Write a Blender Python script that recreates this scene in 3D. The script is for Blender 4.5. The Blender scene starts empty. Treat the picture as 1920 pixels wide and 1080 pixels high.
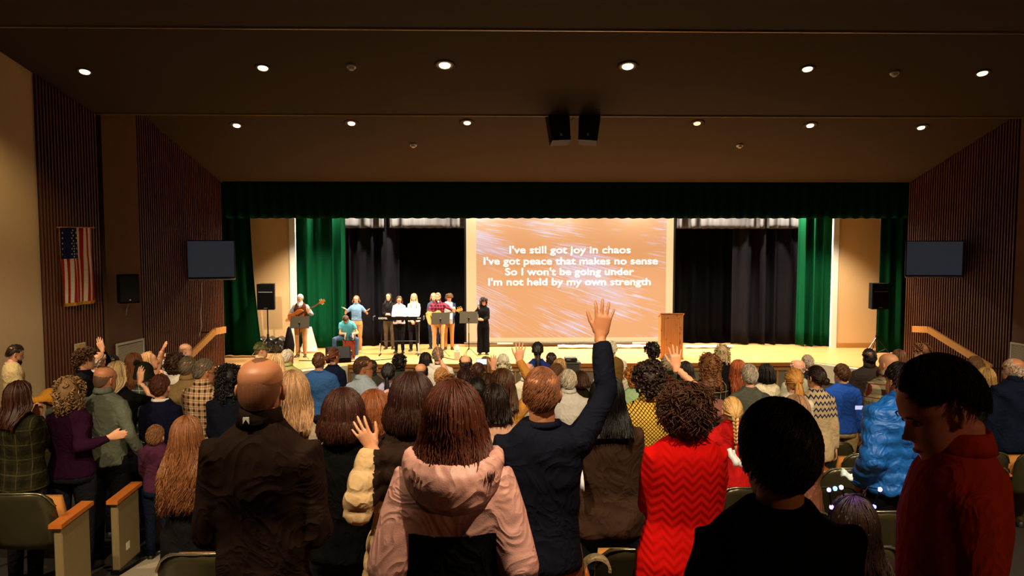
import bpy, bmesh, math, random
import numpy as np
from mathutils import Vector, Matrix, Euler, noise
R = math.radians
S = bpy.context.scene
COL = S.collection
random.seed(7)

# ---------------------------------------------------------------- camera, world, lights, exposure
ZC = 4.5                      # eye height above the flat floor in front of the stage
FPX = 1500.0
YAW, PITCH = R(-1.5), R(4.0)
cam_d = bpy.data.cameras.new('camera')
cam_d.sensor_width = 36.0
cam_d.lens = 36.0 * FPX / 1920
cam = bpy.data.objects.new('camera', cam_d)
COL.objects.link(cam)
cam.location = (0, 0, ZC)
cam.rotation_euler = (R(90) - PITCH, 0, YAW)
S.camera = cam
CAM_M = Matrix.Translation((0, 0, ZC)) @ Euler((R(90) - PITCH, 0, YAW)).to_matrix().to_4x4()
cam_d.clip_start = 0.05

def P(px, py, y):
    """the point of the vertical plane at distance y that the photograph shows at that pixel"""
    d = CAM_M.to_3x3() @ Vector(((px - 960) / FPX, (540 - py) / FPX, -1))
    t = y / d.y
    return Vector((0, 0, ZC)) + d * t

S.view_settings.view_transform = 'Standard'
S.view_settings.look = 'None'
S.view_settings.gamma = 1.0
S.view_settings.use_curve_mapping = False
S.view_settings.exposure = 0.0
S.cycles.use_denoising = True
S.cycles.max_bounces = 4
S.cycles.diffuse_bounces = 2
S.cycles.glossy_bounces = 2
S.cycles.sample_clamp_indirect = 4
w = bpy.data.worlds.new('world'); S.world = w
w.use_nodes = True
w.node_tree.nodes['Background'].inputs[0].default_value = (0.9, 0.45, 0.2, 1)
w.node_tree.nodes['Background'].inputs[1].default_value = 0.002

STAGE_Z = ZC - 3.64
def lamp(kind, name, loc, energy, color, aim=None, **kw):
    d = bpy.data.lights.new(name, kind)
    d.energy = energy; d.color = color
    for k, v in kw.items(): setattr(d, k, v)
    o = bpy.data.objects.new(name, d); COL.objects.link(o)
    o.location = loc
    if aim is not None:
        o.rotation_euler = (Vector(aim) - Vector(loc)).to_track_quat('-Z', 'Y').to_euler()
    return o
WARM = (1.0, 0.66, 0.33); STAGE = (1.0, 0.83, 0.60)
# house lamps in the ceiling steps, aimed towards the stage
HOUSE = (1.0, 0.78, 0.50)
for x in (-5.0, -2.0, 1.0, 4.0, 7.0):
    lamp('SPOT', 'house_lamp', (x, 1.7, ZC + 3.0), 880, HOUSE, (x * .95 + .1, 6.6, 2.0), spot_size=R(72), spot_blend=.2, shadow_soft_size=.06)
for x in (-6.5, -1.8, 3.0, 7.8, 12.0):
    lamp('SPOT', 'house_lamp', (x, 8.0, ZC + 3.2), 1150, (1.0, 0.80, 0.55), (x * .95 + .1, 12.6, 1.3), spot_size=R(66), spot_blend=.4, shadow_soft_size=.07)
lamp('SPOT', 'added_wall_fill', (-7.2, 12.6, ZC + 2.8), 260, (1, .72, .38), (-9.0, 14.0, 2.6), spot_size=R(90), spot_blend=.8, shadow_soft_size=.1)  # added unseen lamp that brightens the plain left wall
lamp('SPOT', 'added_rear_fill', (4.5, -1.8, ZC + 2.4), 130, (1, .5, .25), (1.3, 2.2, 3.2), spot_size=R(60), spot_blend=.8, shadow_soft_size=.2)  # added unseen lamp behind the camera, lifting the dim boy at right
# narrow front wash from the ceiling slots onto the players
for x, e in ((-5.6, 2300), (-3.4, 2300), (-1.2, 2300), (5.2, 2200)):
    lamp('SPOT', 'front_wash_lamp', (x + .5, 14.2, ZC + 1.9), e, STAGE, (x, 23.9, STAGE_Z + .9), spot_size=R(19), spot_blend=.5, shadow_soft_size=.1)
# batten lamps over the stage, hidden behind the valance
for x in (-5.0, -2.9, -.8, 1.3, 3.4, 5.5, 7.6, 9.7):
    lamp('SPOT', 'batten_lamp', (x, 22.9, ZC + 1.1), 1050, STAGE, (x, 23.3, STAGE_Z), spot_size=R(104), spot_blend=.6, shadow_soft_size=.12)
for x in (-4.6, -2.4, -.2, 2.2, 4.6, 7.0, 9.2):
    lamp('SPOT', 'batten_lamp', (x, 24.9, ZC + 1.3), 900, STAGE, (x, 24.7, STAGE_Z), spot_size=R(150), spot_blend=.6, shadow_soft_size=.1)

# ---------------------------------------------------------------- helpers
def lin(c):
    c = c / 255.0
    return c / 12.92 if c <= .04045 else ((c + .055) / 1.055) ** 2.4
def rgb(h):
    h = h.lstrip('#')
    return tuple(lin(int(h[i:i + 2], 16)) for i in (0, 2, 4))

class NT:
    def __init__(s, m):
        s.t = m.node_tree; s.n = s.t.nodes; s.b = s.n['Principled BSDF']
    def link(s, a, b): s.t.links.new(a, b)
    def node(s, typ, **kw):
        n = s.n.new(typ)
        for k, v in kw.items(): setattr(n, k, v)
        return n
    def math(s, op, a, b=None, c=None):
        n = s.node('ShaderNodeMath', operation=op)
        for i, v in enumerate((a, b, c)):
            if v is None: continue
            if isinstance(v, (int, float)): n.inputs[i].default_value = v
            else: s.link(v, n.inputs[i])
        return n.outputs[0]
    def mix(s, f, a, b):
        n = s.node('ShaderNodeMix', data_type='RGBA')
        for i, v in ((0, f), (6, a), (7, b)):
            if isinstance(v, (int, float)): n.inputs[i].default_value = v
            elif isinstance(v, tuple): n.inputs[i].default_value = (*v, 1)
            else: s.link(v, n.inputs[i])
        return n.outputs[2]
    def coords(s, kind='Object'):
        tc = s.node('ShaderNodeTexCoord')
        sp = s.node('ShaderNodeSeparateXYZ')
        s.link(tc.outputs[kind], sp.inputs[0])
        return tc.outputs[kind], sp.outputs[0], sp.outputs[1], sp.outputs[2]
    def noise(s, vec, scale, detail=3, stretch=None, rough=.5):
        if stretch:
            mp = s.node('ShaderNodeMapping'); mp.inputs['Scale'].default_value = stretch
            s.link(vec, mp.inputs[0]); vec = mp.outputs[0]
        n = s.node('ShaderNodeTexNoise'); n.inputs['Scale'].default_value = scale
        n.inputs['Detail'].default_value = detail; n.inputs['Roughness'].default_value = rough
        s.link(vec, n.inputs['Vector'])
        return n.outputs['Fac']
    def bump(s, h, strength=.3, dist=.01):
        b = s.node('ShaderNodeBump'); b.inputs['Strength'].default_value = strength
        b.inputs['Distance'].default_value = dist
        s.link(h, b.inputs['Height']); s.link(b.outputs[0], s.b.inputs['Normal'])

def newmat(name, col, rough=.7, metal=0, spec=.5):
    m = bpy.data.materials.new(name); m.use_nodes = True
    b = m.node_tree.nodes['Principled BSDF']
    b.inputs['Base Color'].default_value = (*col, 1)
    b.inputs['Roughness'].default_value = rough
    b.inputs['Metallic'].default_value = metal
    b.inputs['Specular IOR Level'].default_value = spec
    return m
_mc = {}
def plain(h, rough=.7, metal=0, spec=.5, noisy=.12, scale=8, bump=0, stretch=None):
    k = ('p', h, rough, metal, spec, noisy, scale, bump, stretch)
    if k in _mc: return _mc[k]
    c = rgb(h); m = newmat('paint_' + h.strip('#'), c, rough, metal, spec); t = NT(m)
    v, x, y, z = t.coords()
    f = t.noise(v, scale, 3, stretch)
    t.link(t.mix(f, tuple(q * (1 - noisy) for q in c), tuple(min(1, q * (1 + noisy)) for q in c)), t.b.inputs['Base Color'])
    if bump: t.bump(f, bump, .01)
    _mc[k] = m; return m
def emit(h, strength):
    k = ('e', h, strength)
    if k in _mc: return _mc[k]
    m = newmat('glow_' + h.strip('#'), rgb(h)); b = m.node_tree.nodes['Principled BSDF']
    b.inputs['Emission Color'].default_value = (*rgb(h), 1); b.inputs['Emission Strength'].default_value = strength
    _mc[k] = m; return m
def wood(h1, h2, rough=.45, stretch=(1, 1, 12), scale=6, name='wood'):
    k = ('w', h1, h2, rough, stretch, scale)
    if k in _mc: return _mc[k]
    m = newmat(name, rgb(h1), rough); t = NT(m); v, x, y, z = t.coords()
    inv = tuple(1.0 / max(s, .01) * 4 for s in stretch)
    f = t.noise(v, scale, 5, inv, .6)
    t.link(t.mix(f, rgb(h1), rgb(h2)), t.b.inputs['Base Color']); t.bump(f, .15, .003)
    _mc[k] = m; return m
def knot_wood():
    m = newmat('knotty_wood', rgb('#9a5a24'), .4); t = NT(m); v, x, y, z = t.coords()
    f = t.noise(v, 5, 5, (4, 4, .5), .6)
    k = t.noise(v, 9, 1)
    k = t.math('GREATER_THAN', k, .68)
    c = t.mix(f, rgb('#9a5520'), rgb('#d88c44'))
    t.link(t.mix(t.math('MULTIPLY', k, .6), c, rgb('#3a1a08')), t.b.inputs['Base Color'])
    return m

class MB:
    """collects shapes for ONE mesh"""
    def __init__(s): s.v = []; s.f = []; s.m = []
    def add(s, vs, fs, mi=0, M=None):
        b = len(s.v)
        s.v += [(M @ Vector(p))[:] if M is not None else tuple(p) for p in vs]
        s.f += [tuple(i + b for i in f) for f in fs]; s.m += [mi] * len(fs)
        return s
    def box(s, x0, x1, y0, y1, z0, z1, mi=0, M=None, bev=0):
        if bev <= 0:
            vs = [(x, y, z) for x in (x0, x1) for y in (y0, y1) for z in (z0, z1)]
            fs = [(0, 1, 3, 2), (4, 6, 7, 5), (0, 4, 5, 1), (2, 3, 7, 6), (0, 2, 6, 4), (1, 5, 7, 3)]
            return s.add(vs, fs, mi, M)
        b = bev
        def ring(z, i):
            return [(x0 + i, y0 + b + i * 0, z), (x0 + b, y0 + i, z), (x1 - b, y0 + i, z), (x1 - i, y0 + b, z), (x1 - i, y1 - b, z), (x1 - b, y1 - i, z), (x0 + b, y1 - i, z), (x0 + i, y1 - b, z)]
        return s.loft([ring(z0, b), ring(z0 + b, 0), ring(z1 - b, 0), ring(z1, b)], mi, M)
    def loft(s, rings, mi=0, M=None, caps=True, closed=True):
        n = len(rings[0]); vs = [p for r in rings for p in r]; fs = []
        for i in range(len(rings) - 1):
            for j in range(n if closed else n - 1):
                k = (j + 1) % n
                fs.append((i * n + j, i * n + k, (i + 1) * n + k, (i + 1) * n + j))
        if caps:
            fs.append(tuple(reversed(range(n)))); fs.append(tuple((len(rings) - 1) * n + j for j in range(n)))
        return s.add(vs, fs, mi, M)
    def tube(s, pts, rad, n=8, mi=0, M=None, flat=1.0, ref=None, caps=True):
        """tapered tube along pts; rad: number or list; flat squashes along the second axis"""
        pts = [Vector(p) for p in pts]
        if isinstance(rad, (int, float)): rad = [rad] * len(pts)
        rings = []; up = Vector(ref) if ref else None
        for i, p in enumerate(pts):
            t = (pts[min(i + 1, len(pts) - 1)] - pts[max(i - 1, 0)])
            t = t.normalized() if t.length > 1e-9 else Vector((0, 0, 1))
            if up is None: up = Vector((0, 1, 0)) if abs(t.y) < .9 else Vector((1, 0, 0))
            a = up.cross(t)
            if a.length < 1e-6: a = Vector((1, 0, 0)).cross(t)
            a.normalize(); b = t.cross(a)
            if not ref: up = b
            rings.append([(p + a * math.cos(q) * rad[i] + b * math.sin(q) * rad[i] * flat)[:] for q in [2 * math.pi * k / n for k in range(n)]])
        return s.loft(rings, mi, M, caps)
    def ball(s, c, r, nu=12, nv=8, mi=0, M=None):
        if isinstance(r, (int, float)): r = (r, r, r)
        rings = []
        for i in range(nv + 1):
            p = math.pi * max(.02, min(.98, i / nv)) if i in (0, nv) else math.pi * i / nv
            rings.append([(c[0] + r[0] * math.sin(p) * math.cos(q), c[1] + r[1] * math.sin(p) * math.sin(q), c[2] - r[2] * math.cos(p)) for q in [2 * math.pi * k / nu for k in range(nu)]])
        return s.loft(rings, mi, M)
    def mesh(s, name):
        me = bpy.data.meshes.new(name); me.from_pydata(s.v, [], s.f)
        if any(s.m): me.polygons.foreach_set('material_index', s.m)
        me.update(); return me
    def build(s, name, mats, parent=None, smooth=False):
        me = s.mesh(name)
        for m in (mats if isinstance(mats, (list, tuple)) else [mats]): me.materials.append(m)
        if smooth: me.polygons.foreach_set('use_smooth', [True] * len(me.polygons))
        o = bpy.data.objects.new(name, me); COL.objects.link(o)
        if parent: o.parent = parent
        return o
def smooth_by_angle(o, deg=40):
    o.data.polygons.foreach_set('use_smooth', [True] * len(o.data.polygons))
    o.data.set_sharp_from_angle(angle=R(deg))
def tag(o, label=None, cat=None, group=None, kind=None):
    for k, v in (('label', label), ('category', cat), ('group', group), ('kind', kind)):
        if v: o[k] = v
    return o
def thing(name, label, cat, loc=(0, 0, 0), rz=0, group=None):
    o = bpy.data.objects.new(name, None); COL.objects.link(o); o.empty_display_size = .1
    o.location = loc; o.rotation_euler = (0, 0, rz)
    return tag(o, label, cat, group)
def dup(root, loc, rz=0, label=None, group=None):
    r = root.copy(); COL.objects.link(r); r.location = loc; r.rotation_euler = (0, 0, rz)
    if label: r['label'] = label
    if group: r['group'] = group
    for ch in list(root.children):
        c = ch.copy(); COL.objects.link(c); c.parent = r
        for g in ch.children:
            d = g.copy(); COL.objects.link(d); d.parent = c
    return r
def struct(o): return tag(o, kind='structure')

# ---------------------------------------------------------------- the floor line of the raked hall
FL = [(-6, 3.2), (0, 2.65), (8, 1.53), (14, .81), (20, .10), (22.4, 0)]
def floor_z(y):
    if y <= FL[0][0]: return FL[0][1]
    for (a, za), (b, zb) in zip(FL, FL[1:]):
        if y <= b: return za + (zb - za) * (y - a) / (b - a)
    return 0.0
STZ = ZC - 3.64               # stage floor
YS = 22.0                     # stage front edge
XL, XR = -7.45, 11.75         # side walls at the stage
def wall_x(y, side):          # splayed side walls
    e = .177 * (22 - y)
    return XL - e if side < 0 else XR + e
# ceiling profile: three clouds, each rising towards the audience
CE = [((22.2, ZC + 1.38), (18.4, ZC + 2.84)), ((17.2, ZC + 2.47), (13.7, ZC + 3.52)), ((12.6, ZC + 3.12), (4.5, ZC + 4.2)), ((3.6, ZC + 3.7), (-6, ZC + 4.4))]

M_CEIL = plain('#41321f', .9, noisy=.05, scale=3)
M_CEIL_SOFFIT = plain('#8a7860', .9, noisy=.05)
M_BEIGE = plain('#c9ae84', .85, noisy=.05, scale=30, bump=.05)
M_BEIGE2 = plain('#e6c08c', .85, noisy=.04, scale=30, bump=.05)
M_BROWNWALL = plain('#5c3c24', .9, noisy=.25, scale=3, bump=.1)
M_BACKWALL = plain('#120a06', .9)
M_SLAT = wood('#38190c', '#743f1d', .5, (1, 1, 20), 10, 'dark_slat_wood')
M_CARPET = plain('#b3a58e', .95, noisy=.35, scale=140, bump=.3)
M_FLOORDARK = plain('#2e2823', .8, noisy=.2, scale=20)
M_BLACK = plain('#08080a', .6, noisy=.1, spec=.15)
M_BLACKM = plain('#101112', .35, .3, noisy=.1)
M_CHROME = plain('#b8b8b8', .25, .9, noisy=.05)
M_WHITE = plain('#eeeae2', .6, noisy=.03)

def build_shell():
    # floors
    m = MB()
    xs = [wall_x(-6, -1), wall_x(-6, 1)]
    ys = [p[0] for p in FL] + [30]
    top = [(x, y, floor_z(y)) for y in ys for x in (-13.5, 18)]
    for i in range(len(ys) - 1):
        b = len(m.v)
    ring = lambda y: [(-13.5, y, floor_z(y)), (18, y, floor_z(y)), (18, y, floor_z(y) - .15), (-13.5, y, floor_z(y) - .15)]
    m.loft([ring(y) for y in ys])
    struct(m.build('floor', M_FLOORDARK))
    # aisle carpet left
    m = MB()
    ring = lambda y: [(-2.94, y, floor_z(y) + .012), (-1.75 + .01 * y, y, floor_z(y) + .012), (-1.75 + .01 * y, y, floor_z(y) - .01), (-2.94, y, floor_z(y) - .01)]
    m.loft([ring(y) for y in (.5, 4, 8, 14, 18)])
    struct(m.build('floor_aisle', M_CARPET))
    # ceiling clouds, soffit steps
    for i, ((y0, z0), (y1, z1)) in enumerate(CE):
        m = MB(); m.loft([[(-14, y0, z0), (19, y0, z0), (19, y0, z0 + .12), (-14, y0, z0 + .12)], [(-14, y1, z1), (19, y1, z1), (19, y1, z1 + .12), (-14, y1, z1 + .12)]])
        struct(m.build('ceiling', M_CEIL))
        # metal edge bead on the low end
        b = MB(); b.box(-14, 19, y0 - .02, y0 + .02, z0 - .02, z0 + .012)
        if i: struct(b.build('trim_%d' % i, plain('#c9b48a', .35, .5)))
    m = MB(); m.box(-14, 19, 22.15, 24.9, ZC + 1.43, ZC + 1.5); struct(m.build('ceiling_soffit', M_CEIL))
    m = MB(); m.box(-14, 19, -6, 23, ZC + 5.2, ZC + 5.4); struct(m.build('ceiling_upper', M_BACKWALL))
    # side walls: backing, and individual slats in front of it
    slat = MB(); slat.box(-.02, .02, -.022, .022, 0, 1, bev=.006); sme = slat.mesh('slat'); sme.materials.append(M_SLAT)
    for side, nm in ((-1, 'wall_left'), (1, 'wall_right')):
        m = MB(); t = .2 * side
        a, b, c = wall_x(22.2, side), wall_x(15.5, side), wall_x(-6, side)
        def quad(xa, ya, xb, yb, mat, name, z1=ZC + 4.6, off=0):
            q = MB()
            q.loft([[(xa + off, ya, floor_z(ya)), (xa + t, ya, floor_z(ya)), (xa + t, ya, z1), (xa + off, ya, z1)], [(xb + off, yb, floor_z(yb)), (xb + t, yb, floor_z(yb)), (xb + t, yb, z1), (xb + off, yb, z1)]])
            return q.build(name, mat)
        W = struct(quad(a, 22.2, b, 15.5, M_BACKWALL, nm))
        struct(quad(b, 15.5, c, -6, M_BEIGE, nm + '_plaster'))
        # brown pilaster
        pil = MB(); ya, yb = 18.45, 17.25
        pil.loft([[(wall_x(y, side) - .09 * side, y, floor_z(y)), (wall_x(y, side) + .05 * side, y, floor_z(y)), (wall_x(y, side) + .05 * side, y, ZC + 3.6), (wall_x(y, side) - .09 * side, y, ZC + 3.6)] for y in (ya, yb)])
        struct(pil.build('trim_%d' % (10 + side), M_BROWNWALL))
        y = 22.15; rz = math.atan2(-.177 * side, 1)
        while y > 15.5:
            if not (17.2 < y < 18.5):
                zt = ZC + 1.38 + (22.2 - y) * .384 if y > 18.4 else (ZC + 2.75 if y > 17.2 else ZC + 2.47 + (17.2 - y) * .3)
                z0 = floor_z(y) if y < 21.4 else floor_z(y)
                o = bpy.data.objects.new('slat', sme); COL.objects.link(o); o.parent = W
                o.location = (wall_x(y, side) - .03 * side, y, z0); o.scale = (1, 1, zt - z0 - .02); o.rotation_euler = (0, 0, -rz if side > 0 else -rz)
            y -= .085
        # smooth wood return beside the curtain
    # plain beige strip visible left: bulge nearer
    # wall behind everything
    q = MB(); q.box(-14, 19, 30, 30.2, 0, ZC + 5.2); struct(q.build('wall_back', M_BACKWALL))
    q = MB(); q.box(-14, 19, -6.2, -6, 2, ZC + 5.2); struct(q.build('wall_rear', M_BEIGE))

def build_stage():
    M_ST = newmat('stage_boards', rgb('#d39a58'), .38); t = NT(M_ST); v, x, y, z = t.coords()
    f = t.noise(v, 3, 4, (.6, 14, 1)); j = t.math('FRACT', t.math('MULTIPLY', y, 1 / .09))
    j = t.math('LESS_THAN', j, .06); c = t.mix(f, rgb('#c08a4c'), rgb('#dfb078'))
    t.link(t.mix(t.math('MULTIPLY', j, .5), c, rgb('#7a4a20')), t.b.inputs['Base Color'])
    M_EDGE = wood('#c07026', '#da8e3c', .4, (12, 1, 1), 5, 'orange_edge_wood')
    M_PALE = plain('#cfc3a4', .8, noisy=.06)
    M_FR = wood('#b9803f', '#d8a05c', .5, (1, 1, 8), 6, 'facade_wood')
    M_GREYP = plain('#8f8672', .85, noisy=.06, scale=20)
    xa, xb = -3.95, 9.0
    m = MB()    # stage slab with receding corners
    out = [(-7.6, 21.0), (-5.6, 20.9), (xa, YS), (xb, YS), (10.2, 20.9), (12.2, 21.0), (13.5, 30), (-9.5, 30)]
    m.loft([[(x, y, STZ - .07) for x, y in out], [(x, y, STZ) for x, y in out]])
    struct(m.build('stage_floor', M_ST))
    base = [(x * (.985 if abs(x) > 5 else 1), y + .12) for x, y in out]
    m = MB(); m.loft([[(x, y + .1, 0) for x, y in base], [(x, y + .1, STZ - .07) for x, y in base]])
    face = struct(m.build('stage_base', M_GREYP))
    # orange nosing along the straight front
    m = MB(); m.box(xa, xb, YS - .03, YS + .02, STZ - .11, STZ + .004, bev=.008)
    tr = struct(m.build('trim_3', M_EDGE))
    m = MB(); m.box(xa, xb, YS + .1, YS + .16, STZ - .24, STZ - .15)
    q = m.build('rail', M_FR, face)
    n = 14
    for i in range(n + 1):
        x = xa + (xb - xa) * i / n
        m = MB(); m.box(x - .025, x + .025, YS + .14, YS + .2, .02, STZ - .16); m.build('mullion', M_FR, face)
    # pale side aprons
    for sgn, (x0, x1) in ((-1, (-7.35, xa)), (1, (xb, 11.9))):
        m = MB()
        if sgn < 0: pts = [(x0, 20.6), (-5.6, 20.4), (xa, 21.95), (xa, 22.3), (x0, 22.3)]
        else: pts = [(xb, 21.95), (10.2, 20.4), (x1, 20.6), (x1, 22.3), (xb, 22.3)]
        m.loft([[(x, y, STZ - .5) for x, y in pts], [(x, y, STZ - .02) for x, y in pts]])
        struct(m.build('stage_apron', M_PALE))
        # plywood gusset steps in front
        for k in range(3):
            m = MB(); X = (9.9 if sgn > 0 else -6.6) + k * .55
            m.box(X - .02, X + .02, 19.6, 20.4, 0, .46 - .1 * k * 0); m.box(X - .5, X + .5, 19.6 + .1 * k, 19.95 + .1 * k, .14 + .13 * k, .18 + .13 * k)
            if k < 3: tag(m.build('stage_step', M_FR), ['lower', 'middle', 'upper'][k] + ' pale plywood step against the %s stage apron' % ('right' if sgn > 0 else 'left'), 'step')
    # proscenium wall with its opening
    YP = 24.8; xl, xr = -6.17, 10.85
    for a, b, nm in ((-9.5, xl, 'wall_proscenium_left'), (xr, 13.6, 'wall_proscenium_right')):
        m = MB(); m.box(a, b, YP, YP + .5, STZ, ZC + 1.6); W = struct(m.build(nm, M_BEIGE2))
        m = MB(); m.box(a, b, YP - .03, YP, STZ, STZ + .14); struct(m.build('baseboard_' + nm.split('_')[-1], wood('#b9803f', '#c9904c', .5, (12, 1, 1))))
        j = MB()
        if b == xl: j.box(b - .02, b + .16, YP - .05, YP + .06, STZ, ZC + 1.5)
        else: j.box(a - .16, a + .02, YP - .05, YP + .06, STZ, ZC + 1.5)
        struct(j.build('trim_%d' % (5 if b == xl else 6), plain('#fffdf4', .5, noisy=.01)))  # jamb edge in near-white: the stage glare is put into its colour
    m = MB(); m.box(-9.5, 13.6, YP, YP + .5, ZC + 1.55, ZC + 5.2); struct(m.build('wall_proscenium_top', M_BEIGE2))
    m = MB(); m.box(-9.5, 13.6, 29.3, 29.5, STZ, ZC + 4); struct(m.build('wall_stage_back', M_BLACK))

def velvet(h1, rough=.6):
    k = ('v', h1)
    if k in _mc: return _mc[k]
    c = rgb(h1); m = newmat('drape_' + h1.strip('#'), c, rough, 0, .3); t = NT(m); v, x, y, z = t.coords()
    f = t.noise(v, 5, 3, (6, 6, .4)); t.link(t.mix(f, tuple(q * .75 for q in c), tuple(q * 1.25 for q in c)), t.b.inputs['Base Color'])
    t.b.inputs['Specular IOR Level'].default_value = .02
    _mc[k] = m; return m
def curtain(name, label, x0, x1, y, z0, z1, mat, fold=.3, amp=.1, seed=0, scallop=0, flare=0, cat='curtain', nz=10, gather=0, hem=False):
    rd = random.Random(seed); n = max(12, int((x1 - x0) / fold * 9)); root = tag(bpy.data.objects.new(name, None), label, cat); COL.objects.link(root)
    ph = [rd.uniform(0, 6.28) for _ in range(6)]; rows = []
    for i in range(nz + 1):
        w_ = i / nz; z = z1 + (z0 - z1) * w_; row = []
        for j in range(n + 1):
            u = j / n; x = x0 + (x1 - x0) * u
            q = (x - x0) / fold * 2 * math.pi + 1.1 * math.sin(u * 5 + ph[0]) + .8 * math.sin(u * 13 + ph[1]) + .3 * w_ * math.sin(u * 9 + ph[2])
            a = amp * (.55 + .45 * math.sin(u * 7.7 + ph[3])) * (.75 + .25 * w_)
            s_ = math.sin(q); yy = y - a * (s_ * (1.25 - .25 * s_ * s_))
            zz = z + (scallop * (.5 + .5 * math.sin(q + 1)) * rd.uniform(.7, 1.2) if i == nz else 0)
            xx = x + flare * w_ * w_ * (u) + .25 * a * math.cos(q)
            row.append((xx, yy, zz))
        rows.append(row)
    m = MB(); m.loft(rows, caps=False, closed=False); o = m.build('cloth', mat, root, True)
    sol = o.modifiers.new('thick', 'SOLIDIFY'); sol.thickness = .008
    r = MB(); r.box(min(x0, x1), max(x0, x1), y - .02, y + .02, z1 - .01, z1 + .04); r.build('curtain_rail', M_BLACKM, root)
    if hem:
        hh = MB(); hh.loft([[(p[0], p[1] - .006, p[2] + .10) for p in rows[-1]], [(p[0], p[1] - .007, p[2] + .094) for p in rows[-1]]], caps=False, closed=False); hh.build('hem_seam', mat, root, True)
    return root
def build_curtains():
    G = velvet('#0c462b'); GD = velvet('#09391f'); K = velvet('#16161b'); K_LIT = velvet('#55555a')  # last one: black border cloth, strong stage light painted in as grey
    def X(px, y): return P(px, 540, y).x
    zt = ZC + 1.45
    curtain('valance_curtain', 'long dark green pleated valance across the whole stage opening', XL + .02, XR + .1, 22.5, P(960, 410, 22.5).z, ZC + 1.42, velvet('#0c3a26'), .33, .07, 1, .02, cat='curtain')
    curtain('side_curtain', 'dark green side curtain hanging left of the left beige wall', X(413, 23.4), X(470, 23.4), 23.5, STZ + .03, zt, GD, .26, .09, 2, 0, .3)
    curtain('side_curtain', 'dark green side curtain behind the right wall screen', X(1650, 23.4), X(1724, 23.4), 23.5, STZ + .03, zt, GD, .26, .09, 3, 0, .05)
    curtain('leg_curtain', 'bright green leg curtain behind the bass player', X(550, 25.08), X(648, 25.08), 25.12, STZ + .03, zt, G, .36, .27, 4, hem=True)
    curtain('leg_curtain', 'bright green leg curtain right of the black drapes', X(1497, 25.08), X(1578, 25.08), 25.12, STZ + .03, zt, G, .34, .27, 5, hem=True)
    curtain('black_leg_curtain', 'black leg curtain behind the woman in the blue blouse', X(647, 25.5), X(747, 25.5), 25.55, STZ + .03, zt, K, .42, .28, 6, hem=True)
    curtain('black_leg_curtain', 'black leg curtain beside the right bright green curtain', X(1372, 25.5), X(1499, 25.5), 25.55, STZ + .03, zt, K, .42, .28, 8, hem=True)
    curtain('border_curtain', 'short black border curtain with stage light painted in grey above the left black drapes', X(644, 25.38), X(872, 25.3), 25.32, P(700, 428, 25.4).z, zt, K_LIT, .36, .09, 9, .015, hem=True)
    curtain('border_curtain', 'short black border curtain with stage light painted in grey above the right black drapes', X(1262, 25.38), X(1500, 25.3), 25.32, P(1400, 429, 25.4).z, zt, K_LIT, .33, .09, 10, .015, hem=True)
    curtain('backdrop_curtain', 'flat black backdrop across the rear of the stage', -7.5, 12, 25.9, STZ + .03, ZC + 1.8, velvet('#040405'), .5, .08, 11)
# ---------------------------------------------------------------- people: shape tools
PENDING = []       # (object, finishing function, raw mesh to append)
def queue(o, voxel, iters=2, fin=None, extra=None):
    r = o.modifiers.new('remesh', 'REMESH'); r.mode = 'VOXEL'; r.voxel_size = voxel; r.use_smooth_shade = True
    if iters:
        s_ = o.modifiers.new('smooth', 'SMOOTH'); s_.factor = .6; s_.iterations = iters
    PENDING.append((o, fin, extra))
def flush():
    dg = bpy.context.evaluated_depsgraph_get(); dg.update()
    out = []
    for o, fin, extra in PENDING:
        me = bpy.data.meshes.new_from_object(o.evaluated_get(dg), preserve_all_data_layers=False, depsgraph=dg)
        out.append(me)
    for (o, fin, extra), me in zip(PENDING, out):
        mats = list(o.data.materials); idx = None; nm = o.data.name; old = o.data
        o.modifiers.clear()
        if fin: fin(me)
        if extra is not None and extra.v:
            bm = bmesh.new(); bm.from_mesh(me); e = extra.mesh('tmp'); bm.from_mesh(e); bm.to_mesh(me); bm.free(); bpy.data.meshes.remove(e)
        if len(mats) > 1: idx = np.empty(len(me.polygons), np.int32); me.polygons.foreach_get('material_index', idx)
        me.materials.clear()
        for m in mats: me.materials.append(m)
        if idx is not None: me.polygons.foreach_set('material_index', idx)
        me.polygons.foreach_set('use_smooth', [True] * len(me.polygons))
        o.data = me; bpy.data.meshes.remove(old); me.name = nm
    PENDING.clear()
def displace(fn):
    """fn(co Nx3, normal Nx3) -> displacement N"""
    def go(me):
        n = len(me.vertices)
        if not n: return
        co = np.empty(n * 3, np.float32); no = np.empty(n * 3, np.float32)
        me.vertices.foreach_get('co', co); me.vertex_normals.foreach_get('vector', no)
        co = co.reshape(-1, 3); no = no.reshape(-1, 3)
        me.vertices.foreach_set('co', (co + no * fn(co, no)[:, None]).ravel()); me.update()
    return go
def folds(amp, seed=0, s=1.0):
    rs = np.random.RandomState(seed); ph = rs.uniform(0, 6.28, 8)
    def f(c, n):
        x, y, z = c[:, 0] / s, c[:, 1] / s, c[:, 2] / s
        q = 1.6 * np.sin(5 * x + 3 * z + ph[0]) + 1.2 * np.sin(7 * z - 4 * y + ph[1])
        a = np.sin(22 * (x + .35 * z) + q + ph[2]) * .5 + np.sin(26 * (.9 * z - .7 * x * np.sign(x)) + 1.3 * q + ph[3]) * .6 + np.sin(48 * (z + .4 * y) + 2 * q + ph[4]) * .25
        w_ = .5 + .5 * np.sin(4 * z + 3 * x + ph[5])
        return amp * (a * w_ - .3)
    return f
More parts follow.
